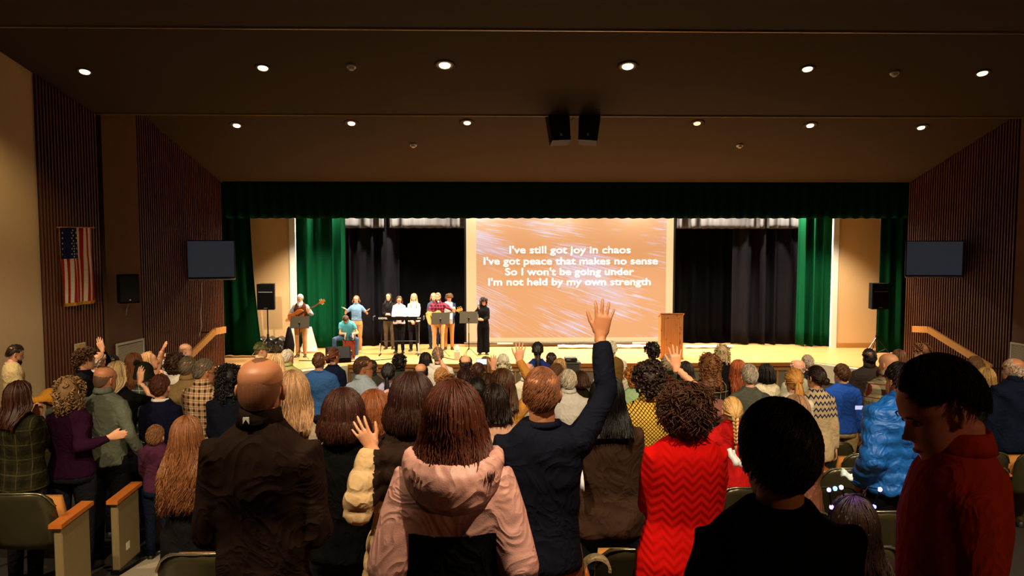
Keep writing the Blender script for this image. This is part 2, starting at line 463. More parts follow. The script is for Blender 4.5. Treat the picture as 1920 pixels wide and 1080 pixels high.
def quilt_disp(pitch=.085, amp=.014, s=1.0):
    fo = folds(.006, 3, s)
    def f(c, n):
        z = c[:, 2] / s
        b = np.sqrt(np.abs(np.sin(math.pi * (z + .012 * np.sin(9 * c[:, 0])) / pitch)))
        return amp * (b - .6) + fo(c, n)
    return f
def puffcell_disp(s=1.0):
    fo = folds(.005, 5, s)
    def f(c, n):
        ang = np.arctan2(c[:, 0], c[:, 1]) * .17 / s; z = c[:, 2] / s
        a = np.abs(np.sin(math.pi * (z + .009 * np.sin(ang * 75)) / .085)); b = np.abs(np.sin(math.pi * (ang + .012 * np.sin(z * 70)) / .09))
        return .03 * (np.sqrt(a) * .7 + .4 * np.sqrt(b) - .7) + fo(c, n)
    return f
def lerp(a, b, t): return a + (b - a) * t
def prof(tab, z):
    if z <= tab[0][0]: return tab[0][1:]
    for a, b in zip(tab, tab[1:]):
        if z <= b[0]:
            t = (z - a[0]) / (b[0] - a[0]); t = t * t * (3 - 2 * t) * .5 + t * .5
            return tuple(lerp(p, q, t) for p, q in zip(a[1:], b[1:]))
    return tab[-1][1:]
# z, half width, half depth, centre y  (stature 1.75)
TM = [(.76, .165, .118, 0), (.88, .168, .126, -.008), (.98, .157, .116, 0), (1.08, .15, .108, .005), (1.2, .158, .118, .005), (1.30, .170, .124, 0), (1.37, .168, .112, -.005), (1.42, .140, .094, -.01), (1.455, .105, .078, -.01), (1.485, .078, .066, -.005), (1.53, .062, .06, 0)]
TF = [(.76, .18, .125, 0), (.88, .182, .135, -.01), (.98, .165, .12, -.003), (1.08, .14, .10, .005), (1.2, .142, .120, .015), (1.3, .152, .126, .012), (1.37, .150, .108, 0), (1.42, .122, .088, -.008), (1.455, .09, .07, -.01), (1.49, .066, .058, -.005), (1.53, .052, .052, 0)]
# chin 0 .. crown 1 : front y, back y, half width
HP = [(0, .062, .0, .022), (.03, .078, -.02, .036), (.1, .086, -.045, .05), (.2, .089, -.062, .0585), (.3, .088, -.074, .064), (.42, .085, -.087, .0685), (.52, .083, -.095, .0715), (.6, .09, -.1, .074), (.72, .088, -.104, .077), (.83, .075, -.098, .0725), (.91, .055, -.08, .060), (.965, .03, -.053, .042), (1.0, .0, -.02, .014)]
HH = .235
def head_shape(mb, M, n=28, nz=26, fem=False, mi=0, age=0):
    rings = []
    for i in range(nz + 1):
        t = .5 - .5 * math.cos(math.pi * i / nz) * (1.0)
        yf, yb, hw = prof(HP, t)
        if fem and t < .35: hw *= .93; yf *= .97
        cy = (yf + yb) / 2; hd = (yf - yb) / 2; r = []
        for j in range(n):
            q = 2 * math.pi * j / n; c, s_ = math.cos(q), math.sin(q)
            x = hw * math.copysign(abs(c) ** .88, c); y = cy + hd * math.copysign(abs(s_) ** .92, s_)
            if s_ > 0:
                g = lambda x0, t0, sx, st: math.exp(-((abs(x) - x0) / sx) ** 2 - ((t - t0) / st) ** 2)
                y += .026 * g(0, .36, .011, .055) + .014 * g(0, .45, .009, .08) + .008 * g(.013, .345, .008, .03)
                y -= .012 * g(.031, .5, .016, .05)
                y += .006 * g(.02, .58, .03, .03) + .006 * g(0, .2, .02, .02) + .005 * g(0, .155, .018, .018) - .004 * g(0, .178, .02, .008)
                y += .006 * g(0, .05, .02, .05) + .004 * g(.04, .38, .02, .08)
            r.append((x, y, t * HH))
        rings.append(r)
    mb.loft(rings, mi, M)
    for sx in (-1, 1):       # ears: a rim and a bowl
        e = [(sx * .069, .004, .088), (sx * .078, -.004, .088), (sx * .084, -.014, .102), (sx * .087, -.02, .12), (sx * .085, -.014, .136), (sx * .078, -.002, .138), (sx * .07, .006, .13)]
        mb.tube(e, [.006, .0075, .0065, .006, .006, .006, .005], 6, mi, M)
        mb.ball((sx * .073, -.003, .112), (.009, .014, .024), 8, 6, mi, M)
FING = [(-.030, .088, .074, .0088, -.16), (-.0095, .094, .083, .0092, -.04), (.011, .09, .076, .0087, .07), (.030, .08, .060, .0078, .2)]
def hand_template(curl=.25, spread=1.0, thumb=1.0, voxel=.004, r=1.0, vary=0):
    """a right hand: wrist at the origin, fingers +z, palm facing +y, thumb towards -x"""
    m = MB()
    m.loft([[(hw * math.cos(q), yc + hd * math.sin(q), z) for q in [2 * math.pi * k / 12 for k in range(12)]] for z, hw, hd, yc in ((-.03, .027, .021, 0), (0, .029, .02, 0), (.03, .037, .017, .002), (.06, .043, .016, .002), (.088, .042, .013, 0), (.1, .036, .009, 0))])
    m.ball((-.026, .008, .035), (.02, .017, .03), 8, 6); m.ball((.026, .006, .035), (.015, .014, .032), 8, 6)
    for k, (x, z, L, rr, sp) in enumerate(FING):
        a = sp * spread; c = curl * (1 + vary * (k - 1.5)); p = Vector((x, 0, z - .012)); pts = [p.copy()]; ang = c * .4
        for seg, f in enumerate((.012 / L, .48, .3, .22)):
            d = Vector((math.sin(a) * math.cos(ang), math.sin(ang), math.cos(a) * math.cos(ang)))
            if seg: ang += c
            else: d = Vector((math.sin(a), 0, math.cos(a)))
            p = p + d * L * f; pts.append(p.copy())
        m.tube(pts, [rr * r * 1.05, rr * r * 1.05, rr * r * .97, rr * r * .9, rr * r * .7], 8)
        m.ball(pts[-1], rr * r * .72, 8, 6)
    t = thumb
    pts = [(-.02, .006, .02), (-.036, .012, .04), (-.036 - .022 * t, .017, .066), (-.036 - .034 * t, .02 + .01 * (1 - t), .092), (-.036 - .040 * t, .022 + .016 * (1 - t), .106)]
    m.tube(pts, [.014, .0135, .0105 * r, .0095 * r, .007 * r], 8); m.ball(pts[-1], .0072 * r, 8, 6)
    o = m.build('hand_template', plain('#c98a66')); return o
HANDS = {}
def make_hands():
    for key, kw in {'open': dict(curl=.12, spread=1.25), 'relax': dict(curl=.45, spread=.5, thumb=.5), 'grip': dict(curl=1.15, spread=.1, thumb=.15, vary=.0), 'flat': dict(curl=.18, spread=.45, thumb=.6)}.items():
        for lod, (v, r) in {'hi': (.0042, 1.0), 'lo': (.0088, 1.16)}.items():
            o = hand_template(r=r, **kw); queue(o, v, 2); HANDS[key, lod] = o
    flush()
    for k, o in list(HANDS.items()):
        me = o.data; HANDS[k] = ([tuple(v.co) for v in me.vertices], [tuple(p.vertices) for p in me.polygons])
        bpy.data.objects.remove(o)
def put_hand(mb, key, lod, wrist, fwd, palm, side, s, mi=0):
    f = Vector(fwd).normalized(); p = Vector(palm); p = (p - f * p.dot(f)).normalized(); x = p.cross(f)
    M = Matrix((x, p, f)).transposed().to_4x4(); M.translation = wrist
    vs, fs = HANDS[key, lod]
    if side < 0: vs = [(-a, b, c) for a, b, c in vs]; fs = [tuple(reversed(q)) for q in fs]
    mb.add([(a * s, b * s, c * s) for a, b, c in vs], fs, mi, M)
def ik(S_, W, L1, L2, pole):
    S_, W = Vector(S_), Vector(W); d = W - S_; n = d.length; mx = (L1 + L2) * .998
    if n > mx: W = S_ + d * (mx / n); d = W - S_; n = d.length
    u = d / n; a = (L1 * L1 - L2 * L2 + n * n) / (2 * n); h = math.sqrt(max(0, L1 * L1 - a * a))
    p = Vector(pole); p = (p - u * p.dot(u)); p = p.normalized() if p.length > 1e-5 else Vector((0, 0, -1))
    return S_ + u * a + p * h, W

# ---------------------------------------------------------------- people: materials
SK = {'fair': '#e0a27c', 'tan': '#c07f58', 'dark': '#5a3524', 'pink': '#e89a80', 'brown': '#9a6242'}
def skin(k):
    key = ('skin', k)
    if key in _mc: return _mc[key]
    c = rgb(SK[k]); m = newmat('skin_' + k, c, .48); t = NT(m); v, x, y, z = t.coords()
    f = t.noise(v, 18, 3); t.link(t.mix(f, tuple(q * .9 for q in c), tuple(min(1, q * 1.08) for q in c)), t.b.inputs['Base Color'])
    t.b.inputs['Subsurface Weight'].default_value = .08; t.b.inputs['Subsurface Radius'].default_value = (.02, .008, .005)
    t.bump(t.noise(v, 220, 2), .12, .002)
    _mc[key] = m; return m
def hairmat(h, k=1.0):
    key = ('hair', h, k)
    if key in _mc: return _mc[key]
    c = tuple(q * k for q in rgb(h)); m = newmat('hair_' + h.strip('#'), c, .46, 0, .35); t = NT(m); v, x, y, z = t.coords()
    f = t.noise(v, 9, 3, (14, 14, 1)); t.link(t.mix(f, tuple(q * .62 for q in c), tuple(min(1, q * 1.35) for q in c)), t.b.inputs['Base Color'])
    t.bump(t.noise(v, 60, 2, (8, 8, .6)), .5, .003)
    _mc[key] = m; return m
def cloth(spec):
    """'#hex' plain | ('plaid', base, c2, c3, pitch) | ('lattice', c1, c2) | ('chevron', c) | ('nordic', c1, c2) | ('denim', c) | ('camo', c1, c2) | ('shiny', c)"""
    key = ('cloth', spec)
    if key in _mc: return _mc[key]
    kind = 'plain' if isinstance(spec, str) else spec[0]
    c1 = rgb(spec if kind == 'plain' else spec[1])
    m = newmat('cloth_' + kind + '_' + (spec if kind == 'plain' else spec[1]).strip('#'), c1, .9, 0, .08); t = NT(m); v, x, y, z = t.coords()
    wv = t.noise(v, 260, 2)
    dark = tuple(q * .85 for q in c1); lite = tuple(min(1, q * 1.1) for q in c1)
    base = t.mix(t.noise(v, 30, 3), dark, lite)
    if kind == 'plaid':
        p = spec[4]
        xx = t.math('ADD', x, t.math('MULTIPLY', y, .6))
        def band(c, pitch, w_, off=0.0): return t.math('LESS_THAN', t.math('FRACT', t.math('ADD', t.math('DIVIDE', c, pitch), 10.5 + off)), w_)
        a, b = band(xx, p, .42), band(z, p, .42)
        base = t.mix(t.math('MULTIPLY', t.math('ADD', a, b), .5), c1, rgb(spec[2]))
        l = t.math('MAXIMUM', band(xx, p, .07, .3), band(z, p, .07, .3))
        base = t.mix(l, base, rgb(spec[3]))
    elif kind == 'lattice':
        a = t.math('SINE', t.math('MULTIPLY', t.math('ADD', z, x), 130)); b = t.math('SINE', t.math('MULTIPLY', t.math('SUBTRACT', z, x), 130))
        base = t.mix(t.math('LESS_THAN', t.math('MINIMUM', t.math('ABSOLUTE', a), t.math('ABSOLUTE', b)), .38), c1, rgb(spec[2]))
    elif kind == 'chevron':
        tri = t.math('ABSOLUTE', t.math('SUBTRACT', t.math('FRACT', t.math('ADD', t.math('DIVIDE', x, .085), 10)), .5))
        h = t.math('SINE', t.math('MULTIPLY', t.math('ADD', z, t.math('MULTIPLY', tri, .085)), 150))
        h2 = t.math('SINE', t.math('MULTIPLY', t.math('ADD', z, t.math('MULTIPLY', tri, .075)), 900))
        t.bump(t.math('ADD', t.math('MULTIPLY', h, 1.0), t.math('MULTIPLY', h2, .12)), .45, .003)
    elif kind == 'nordic':
        tri = t.math('ABSOLUTE', t.math('SUBTRACT', t.math('FRACT', t.math('ADD', t.math('DIVIDE', x, .042), 10)), .5))
        zz = t.math('FRACT', t.math('DIVIDE', t.math('SUBTRACT', z, 1.05), .062))
        k = t.math('LESS_THAN', t.math('ABSOLUTE', t.math('SUBTRACT', t.math('SUBTRACT', zz, .3), tri)), .17)
        k = t.math('MULTIPLY', k, t.math('MULTIPLY', t.math('GREATER_THAN', z, 1.12), t.math('LESS_THAN', z, 1.40)))
        base = t.mix(k, base, rgb(spec[2]))
    elif kind == 'camo':
        k = t.math('GREATER_THAN', t.noise(v, 14, 3), .52); base = t.mix(k, c1, rgb(spec[2]))
    elif kind == 'denim':
        base = t.mix(t.noise(v, 12, 4), tuple(q * .7 for q in c1), tuple(min(1, q * 1.3) for q in c1))
    elif kind == 'shiny':
        t.b.inputs['Roughness'].default_value = .45; t.b.inputs['Specular IOR Level'].default_value = .5
    elif kind == 'slub':
        base = t.mix(t.noise(v, 60, 3, (3, 3, .6)), tuple(q * .6 for q in c1), tuple(min(1, q * 1.4) for q in c1))
    t.link(base, t.b.inputs['Base Color'])
    if kind != 'chevron':
        n1 = t.node('ShaderNodeTexNoise'); n1.inputs['Scale'].default_value = 5.5; n1.inputs['Detail'].default_value = 2; n1.inputs['Distortion'].default_value = 1.6; t.link(v, n1.inputs['Vector'])
        cr = t.math('POWER', t.math('SUBTRACT', 1.0, t.math('ABSOLUTE', t.math('SUBTRACT', t.math('MULTIPLY', n1.outputs['Fac'], 2.0), 1.0))), 5.0)
        b1 = t.node('ShaderNodeBump'); b1.inputs['Strength'].default_value = .28 if kind == 'shiny' else .24; b1.inputs['Distance'].default_value = .035; t.link(cr, b1.inputs['Height'])
        b2 = t.node('ShaderNodeBump'); b2.inputs['Strength'].default_value = .3; b2.inputs['Distance'].default_value = .003; t.link(wv, b2.inputs['Height']); t.link(b1.outputs[0], b2.inputs['Normal']); t.link(b2.outputs[0], t.b.inputs['Normal'])
    _mc[key] = m; return m

# ---------------------------------------------------------------- people: hair
HC = Vector((0, -.008, .122)); HA, HB, HCz = .078, .099, .113
def hp(a, p, th):
    return HC + Vector(((HA + th) * math.sin(p) * math.sin(a), (HB + th) * math.sin(p) * math.cos(a), (HCz + th) * math.cos(p)))
def hairline(a):
    d = abs(math.degrees(a)); tab = [(0, 50), (38, 56), (60, 72), (72, 76), (98, 78), (116, 104), (150, 120), (180, 122)]
    for (u, x), (v, y) in zip(tab, tab[1:]):
        if d <= v: return R(lerp(x, y, (d - u) / (v - u)))
    return R(122)
def sm(t): t = max(0, min(1, t)); return t * t * (3 - 2 * t)
def hair(mb, style, M, rnd, lod, L=.3, wave=.0, th=.014, back=.15, curl_r=.012, fr=0, dens=1.0, hl=0):
    """everything in head space; M puts it on the person; fr: share of locks falling in front"""
    N = int({'hi': 820, 'mid': 150, 'lo': 56}[lod] * dens); LW = {'hi': .0034, 'mid': .0088, 'lo': .014}[lod]
    T = lambda q: M @ Vector(q)
    def shell(pe, th_, lo=0):
        na, npn = (36, 12) if lod == 'hi' else (22, 8); rows = []
        for i in range(npn + 1):
            rows.append([T(hp(a, max(.03, pe(a) * i / npn), th_ * (1 - .65 * (i / npn) ** 3) * (1 + .12 * math.sin(5 * a + i)))) for a in [2 * math.pi * j / na - math.pi for j in range(na)]])
        mb.loft(rows, 0, None, caps=False)
    def fall(q0, a, t_, L_, front):
        """position after falling t_ metres from q0"""
        k = sm(t_ / max(.16, L_ * .5)); yb = -(back + .012) ; x = q0.x; y = q0.y
        if front: yt = back * .95; x = lerp(x, math.copysign(max(.07, abs(x)), x), k)
        else:
            yt = min(q0.y, yb) if q0.y < .02 else yb; x = lerp(x, x * (1.22 if style == 'long' else 1.1), sm(t_ / .14)) if style != 'bob' else x
        if L_ > .13 and style != 'bob': y = lerp(y, yt, sm((t_ - .05) / .17)) if not front else lerp(y, yt, sm((t_ - .08) / .15))
        elif style == 'bob': x *= 1 + .2 * math.sin(min(1, t_ / L_) * 2.6); y *= 1 + .12 * math.sin(min(1, t_ / L_) * 2.6)
        return Vector((x, y, q0.z - t_))
    def swept(a, p):
        if abs(a) < R(78): return math.copysign(lerp(abs(a), R(80), sm(p / R(82))), a if a else 1)
        return a
    if style in ('long', 'bob'):
        na, nd = (44, 14) if lod == 'hi' else (24, 8); rows = []
        A_ = [2 * math.pi * (j + .5) / na - math.pi for j in range(na)]
        for i in range(9):
            p = R(92) * i / 8; rows.append([T(hp(swept(a, p), max(.03, p), th)) for a in A_])
        for i in range(1, nd + 1):
            t_ = L * .93 * i / nd
            rows.append([T(fall(hp(swept(a, R(92)), R(92), th * (1 + .25 * math.sin(7 * a + 2 * i / nd))), a, t_, L, False)) for a in A_])
        n = na; vs = [q for r_ in rows for q in r_]; fs = []
        for i in range(len(rows) - 1):
            for j in range(n):
                k = (j + 1) % n
                if j == n // 2 - 1 and i > 3: continue      # open at the face
                fs.append((i * n + j, i * n + k, (i + 1) * n + k, (i + 1) * n + j))
        mb.add(vs, fs, 0)
        for _ in range(N):
            a = rnd.uniform(-math.pi, math.pi); p0 = R(rnd.uniform(2, 45) if rnd.random() < .6 else rnd.uniform(40, 85)); l = L * rnd.uniform(.72, 1.06)
            front = abs(swept(a, R(92))) < R(100) and rnd.random() < fr
            j1, ph, am = rnd.uniform(-.004, .006), rnd.uniform(0, 6.28), wave * rnd.uniform(.6, 1.3); pts = []; rad = []
            ns = 4 if lod == 'hi' else 3
            for i in range(ns + 1):
                p = lerp(p0, R(92), i / ns); pts.append(hp(swept(a, p), p, th + j1)); rad.append(LW * (.35 if i == 0 else 1))
            q0 = pts[-1].copy(); nf = {'hi': 7 if not wave else 11, 'mid': 5, 'lo': 3}[lod]
            if wave and L > .2: nf = int(nf * 1.4)
            dx = rnd.uniform(-.012, .012)
            for i in range(1, nf + 1):
                t_ = l * i / nf; q = fall(q0, a, t_, L, front); w_ = t_ / l; o = am * w_ * math.sin(ph + t_ * 42); o2 = am * w_ * math.cos(ph + t_ * 42)
                tang = Vector((math.cos(a), -math.sin(a), 0))
                q += tang * (o + dx * w_ + .007 * math.sin(a * 9 + t_ * 26)) + Vector((math.sin(a), math.cos(a), 0)) * (.5 * o2 + (.006 if rnd.random() < .15 else 0)); pts.append(q)
                rad.append(LW * (1.1 if w_ < .75 else lerp(1.1, .25, (w_ - .75) / .25)))
            mb.tube([T(q) for q in pts], rad, 3, rnd.choice((0, 0, 1)), flat=.6)
    elif style in ('short', 'fade'):
        shell(lambda q: hairline(q) - hl, th)
        for _ in range(int(N * 2.2)):
            a = rnd.uniform(-math.pi, math.pi); pe = hairline(a) - hl; p0 = pe * rnd.uniform(.03, .85); da = .35 + rnd.uniform(-.15, .15); pts = []
            dp = R(rnd.uniform(16, 30))
            for i in range(4):
                t = i / 3; pts.append(hp(a + da * t, min(p0 + dp * t, pe + .02), th * (1 - .6 * min(1, (p0 + dp * t) / pe) ** 3) + .003 * math.sin(t * 3.1) + rnd.uniform(-.001, .002)))
            mb.tube([T(q) for q in pts], [LW * .3, LW * .55, LW * .5, LW * .1], 3, rnd.choice((0, 0, 1)), flat=.5)
    elif style == 'balding':
        for _ in range(int(N * 1.3)):
            a = math.copysign(rnd.uniform(R(62), math.pi), rnd.uniform(-1, 1)); pe = hairline(a); p0 = max(pe - R(rnd.uniform(8, 50)), R(30)); pts = [hp(a + .1 * i, p0 + R(7) * i, .005 + .004 * (i == 1)) for i in range(3)]
            mb.tube([T(q) for q in pts], [LW * .7, LW * .9, LW * .3], 4, rnd.choice((0, 1)), flat=.5)
        na = 28; rows = []
        for i in range(6):
            rows.append([T(hp(a, lerp(max(R(40), hairline(a) - R(60)), hairline(a), i / 5), .004 if 0 < i < 5 else -.002)) for a in [R(64) + (2 * math.pi - R(128)) * j / na for j in range(na + 1)]])
        mb.loft(rows, 0, None, caps=False, closed=False)
    elif style == 'buzz':
        shell(hairline, .0035)
    elif style in ('curly', 'curlylong', 'bigcurly'):
        big = {'curly': (.022, 1.0), 'bigcurly': (.024, .8), 'curlylong': (.024, 1.2)}[style]; tc = big[0]
        le = lambda a: min(R(128), hairline(a) + (R(16) if style != 'curly' else 0))
        shell(le, tc * .7)
        if style != 'curly' and L > .1:    # a skirt of hair down to L
            na = 26; rows = []
            for i in range(6):
                t_ = L * .85 * i / 5
                rows.append([T(fall(hp(a, R(94), tc * .55), a, t_, L, False)) for a in [R(72) + (2 * math.pi - R(144)) * j / na for j in range(na + 1)]])
            mb.loft(rows, 0, None, caps=False, closed=False)
        cr = curl_r * (1 if lod == 'hi' else 1.15)
        for _ in range(int(N * 1.25 * big[1])):
            a = rnd.uniform(-math.pi, math.pi)
            p0 = le(a) * math.sqrt(rnd.random()); q = hp(a, p0, tc * .7); nrm = (q - HC).normalized(); l = rnd.uniform(.03, .07) * (1.3 if style != 'curly' else 1) * (1.25 if style == 'bigcurly' else 1)
            if style != 'curly' and L > .1 and abs(a) > R(72) and rnd.random() < .5:
                q0 = hp(a, R(94), tc * .6); tt = rnd.random() * L * .8; q = fall(q0, a, tt, L, False) + Vector((math.sin(a), math.cos(a), 0)) * .008; nrm = Vector((math.sin(a), math.cos(a), 0)); l = .09
            down = Vector((math.sin(a) * .3, math.cos(a) * .3, -1)); down = (down - nrm * down.dot(nrm)).normalized(); sd = nrm.cross(down)
            turns = (rnd.uniform(.9, 1.8) * (2 if l > .08 else 1)) if style != 'bigcurly' else rnd.uniform(.5, 1.1); ph = rnd.uniform(0, 6.28); dr = rnd.choice((-1, 1)); k = {'hi': 12, 'mid': 7, 'lo': 5}[lod]; pts = []
            for i in range(k + 1):
                t = i / k; an = ph + dr * turns * 6.28 * t
                pts.append(T(q + down * l * t + sd * cr * math.cos(an) + nrm * (cr * .9 * (math.sin(an) + .3) + .004)))
            mb.tube(pts, [LW * (.9 if 0 < i < k else .3) for i in range(k + 1)], 3, rnd.choice((0, 0, 1)), flat=.8)
    elif style in ('pony', 'bun', 'braid', 'half'):
        gx = Vector((0, -(HB + .02), .135 if style == 'half' else .105))
        pe = lambda a: max(hairline(a), R(100)) if abs(a) > R(70) else hairline(a)
        shell(pe, th)
        for _ in range(N):       # strands combed to the tie
            a = rnd.uniform(-math.pi, math.pi); p0 = hairline(a) * rnd.uniform(.2, 1); q0 = hp(a, p0, th * .9); pts = []
            for i in range(6):
                t = i / 5; q = q0.lerp(gx, t); r_ = (q - HC); e = math.sqrt((r_.x / (HA + th)) ** 2 + (r_.y / (HB + th)) ** 2 + (r_.z / (HCz + th)) ** 2)
                if e < 1.02: q = HC + r_ / max(e, .2) * 1.02
                pts.append(q)
            mb.tube([T(q) for q in pts], [LW * .7] * 6, 4, rnd.choice((0, 0, 1)), flat=.5)
        if style == 'bun':
            mb.ball(T(gx + Vector((0, -.022, 0))), .034, 12, 8)
            for _ in range(int(N * .3)):
                u, v_ = rnd.uniform(0, 6.28), rnd.uniform(-.6, .6); pts = [T(gx + Vector((0, -.022, 0)) + .036 * Vector((math.cos(u + .4 * i) * math.cos(v_), math.sin(v_ + .1 * i), math.sin(u + .4 * i) * math.cos(v_)))) for i in range(5)]
                mb.tube(pts, LW * .7, 4, rnd.choice((0, 1)))
        elif style == 'braid':
            nb = int(L / .032)
            for i in range(nb):
                k = 1 - .5 * i / nb
                for sd in (-1, 1):
                    z = gx.z - .03 - .032 * i; y = -(HB + .018) - .02 * sm(i / 4); c = Vector((sd * .009 * k, y, z))
                    mb.tube([T(c + Vector((sd * .014 * k, .004, .014))), T(c + Vector((sd * .008 * k, -.006, 0))), T(c + Vector((-sd * .007 * k, -.002, -.018)))], [.008 * k, .014 * k, .007 * k], 6, 1 if sd > 0 else 0)
            mb.tube([T(Vector((0, -(HB + .038), gx.z - .03 - .032 * nb))), T(Vector((0, -(HB + .04), gx.z - .09 - .032 * nb)))], [.012, .002], 6)
        else:
            wd = .034 if style == 'pony' else .05
            for _ in range(int(N * (.6 if style == 'pony' else .9))):
                u = rnd.uniform(0, 6.28); rr = math.sqrt(rnd.random()); ox, oy = math.cos(u) * rr, math.sin(u) * rr; l = L * rnd.uniform(.8, 1.05); ph = rnd.uniform(0, 6.28); pts = [T(gx)]; nf = 9 if lod != 'lo' else 5
                for i in range(1, nf + 1):
                    t = i / nf; sp = wd * (math.sin(min(1, t * 1.6) * 1.6) + (.25 if style == 'half' else 0)) * (1 - .45 * t)
                    pts.append(T(gx + Vector((ox * sp + wave * math.sin(ph + 30 * l * t) * t, -.012 - .022 * sm(t * 4) + oy * sp * .6 - (max(0, back - HB - .03)) * sm((t * l - .1) / .15), .01 * math.sin(min(t * 6, 3.14)) - l * t))))
                mb.tube(pts, [LW * .6] + [LW * 1.15] * (nf - 1) + [LW * .3], 4, rnd.choice((0, 0, 1)), flat=.6)
# ---------------------------------------------------------------- people: the figure
_shoe = {}
def shoe_mesh(h):
    if h in _shoe: return _shoe[h]
    m = MB(); rings = []
    for y, hw, ht, z0 in ((-.075, .022, .05, .012), (-.06, .034, .075, 0), (-.02, .038, .085, 0), (.03, .038, .075, 0), (.08, .045, .055, 0), (.14, .048, .042, 0), (.175, .036, .034, .004), (.19, .015, .026, .01)):
        rings.append([(hw, y, z0), (hw * 1.03, y, ht * .4), (hw * .75, y, ht * .85), (0, y, ht), (-hw * .75, y, ht * .85), (-hw * 1.03, y, ht * .4), (-hw, y, z0)])
    m.loft(rings); me = m.mesh('shoe'); me.materials.append(plain(h, .5)); me.polygons.foreach_set('use_smooth', [True] * len(me.polygons))
    _shoe[h] = me; return me
def cutline(pts, rad, f):
    ls = [0]
    for a, b in zip(pts, pts[1:]): ls.append(ls[-1] + (b - a).length)
    t = ls[-1] * f; P_, R_ = [], []
    for i in range(len(pts)):
        if ls[i] < t: P_.append(pts[i]); R_.append(rad[i])
        else:
            k = (t - ls[i - 1]) / (ls[i] - ls[i - 1]); P_.append(pts[i - 1].lerp(pts[i], k)); R_.append(lerp(rad[i - 1], rad[i], k)); break
    return P_, R_
POSE = {  # wrist (x out, y, z), pole, hand kind, fingers direction, palm
    'down': ((.235, .03, .86), (.3, -1, 0), 'relax', None, 'in'), 'front': ((.055, .25, 1.10), (.42, -.5, -.8), 'grip', (-.8, .3, .3), 'in'),
    'low': ((.07, .24, .93), (.8, -.5, -.3), 'relax', (-.6, .3, -.5), 'back'), 'pocket': ((.20, .08, .93), (.35, -1, 0), 'grip', None, 'in'),
    'hip': ((.17, .05, 1.02), (1, -.5, 0), 'grip', (-1, .3, 0), 'in'), 'cross': ((-.08, .2, 1.2), (1, -.3, -.6), 'relax', (-1, .2, .1), 'back'),
    'clap': ((.04, .3, 1.3), (1, -.2, -.8), 'flat', (0, .4, 1), 'in'), 'chin': ((.05, .16, 1.38), (1, 0, -1), 'grip', (-.2, 0, 1), 'back')}
NPER = [0]
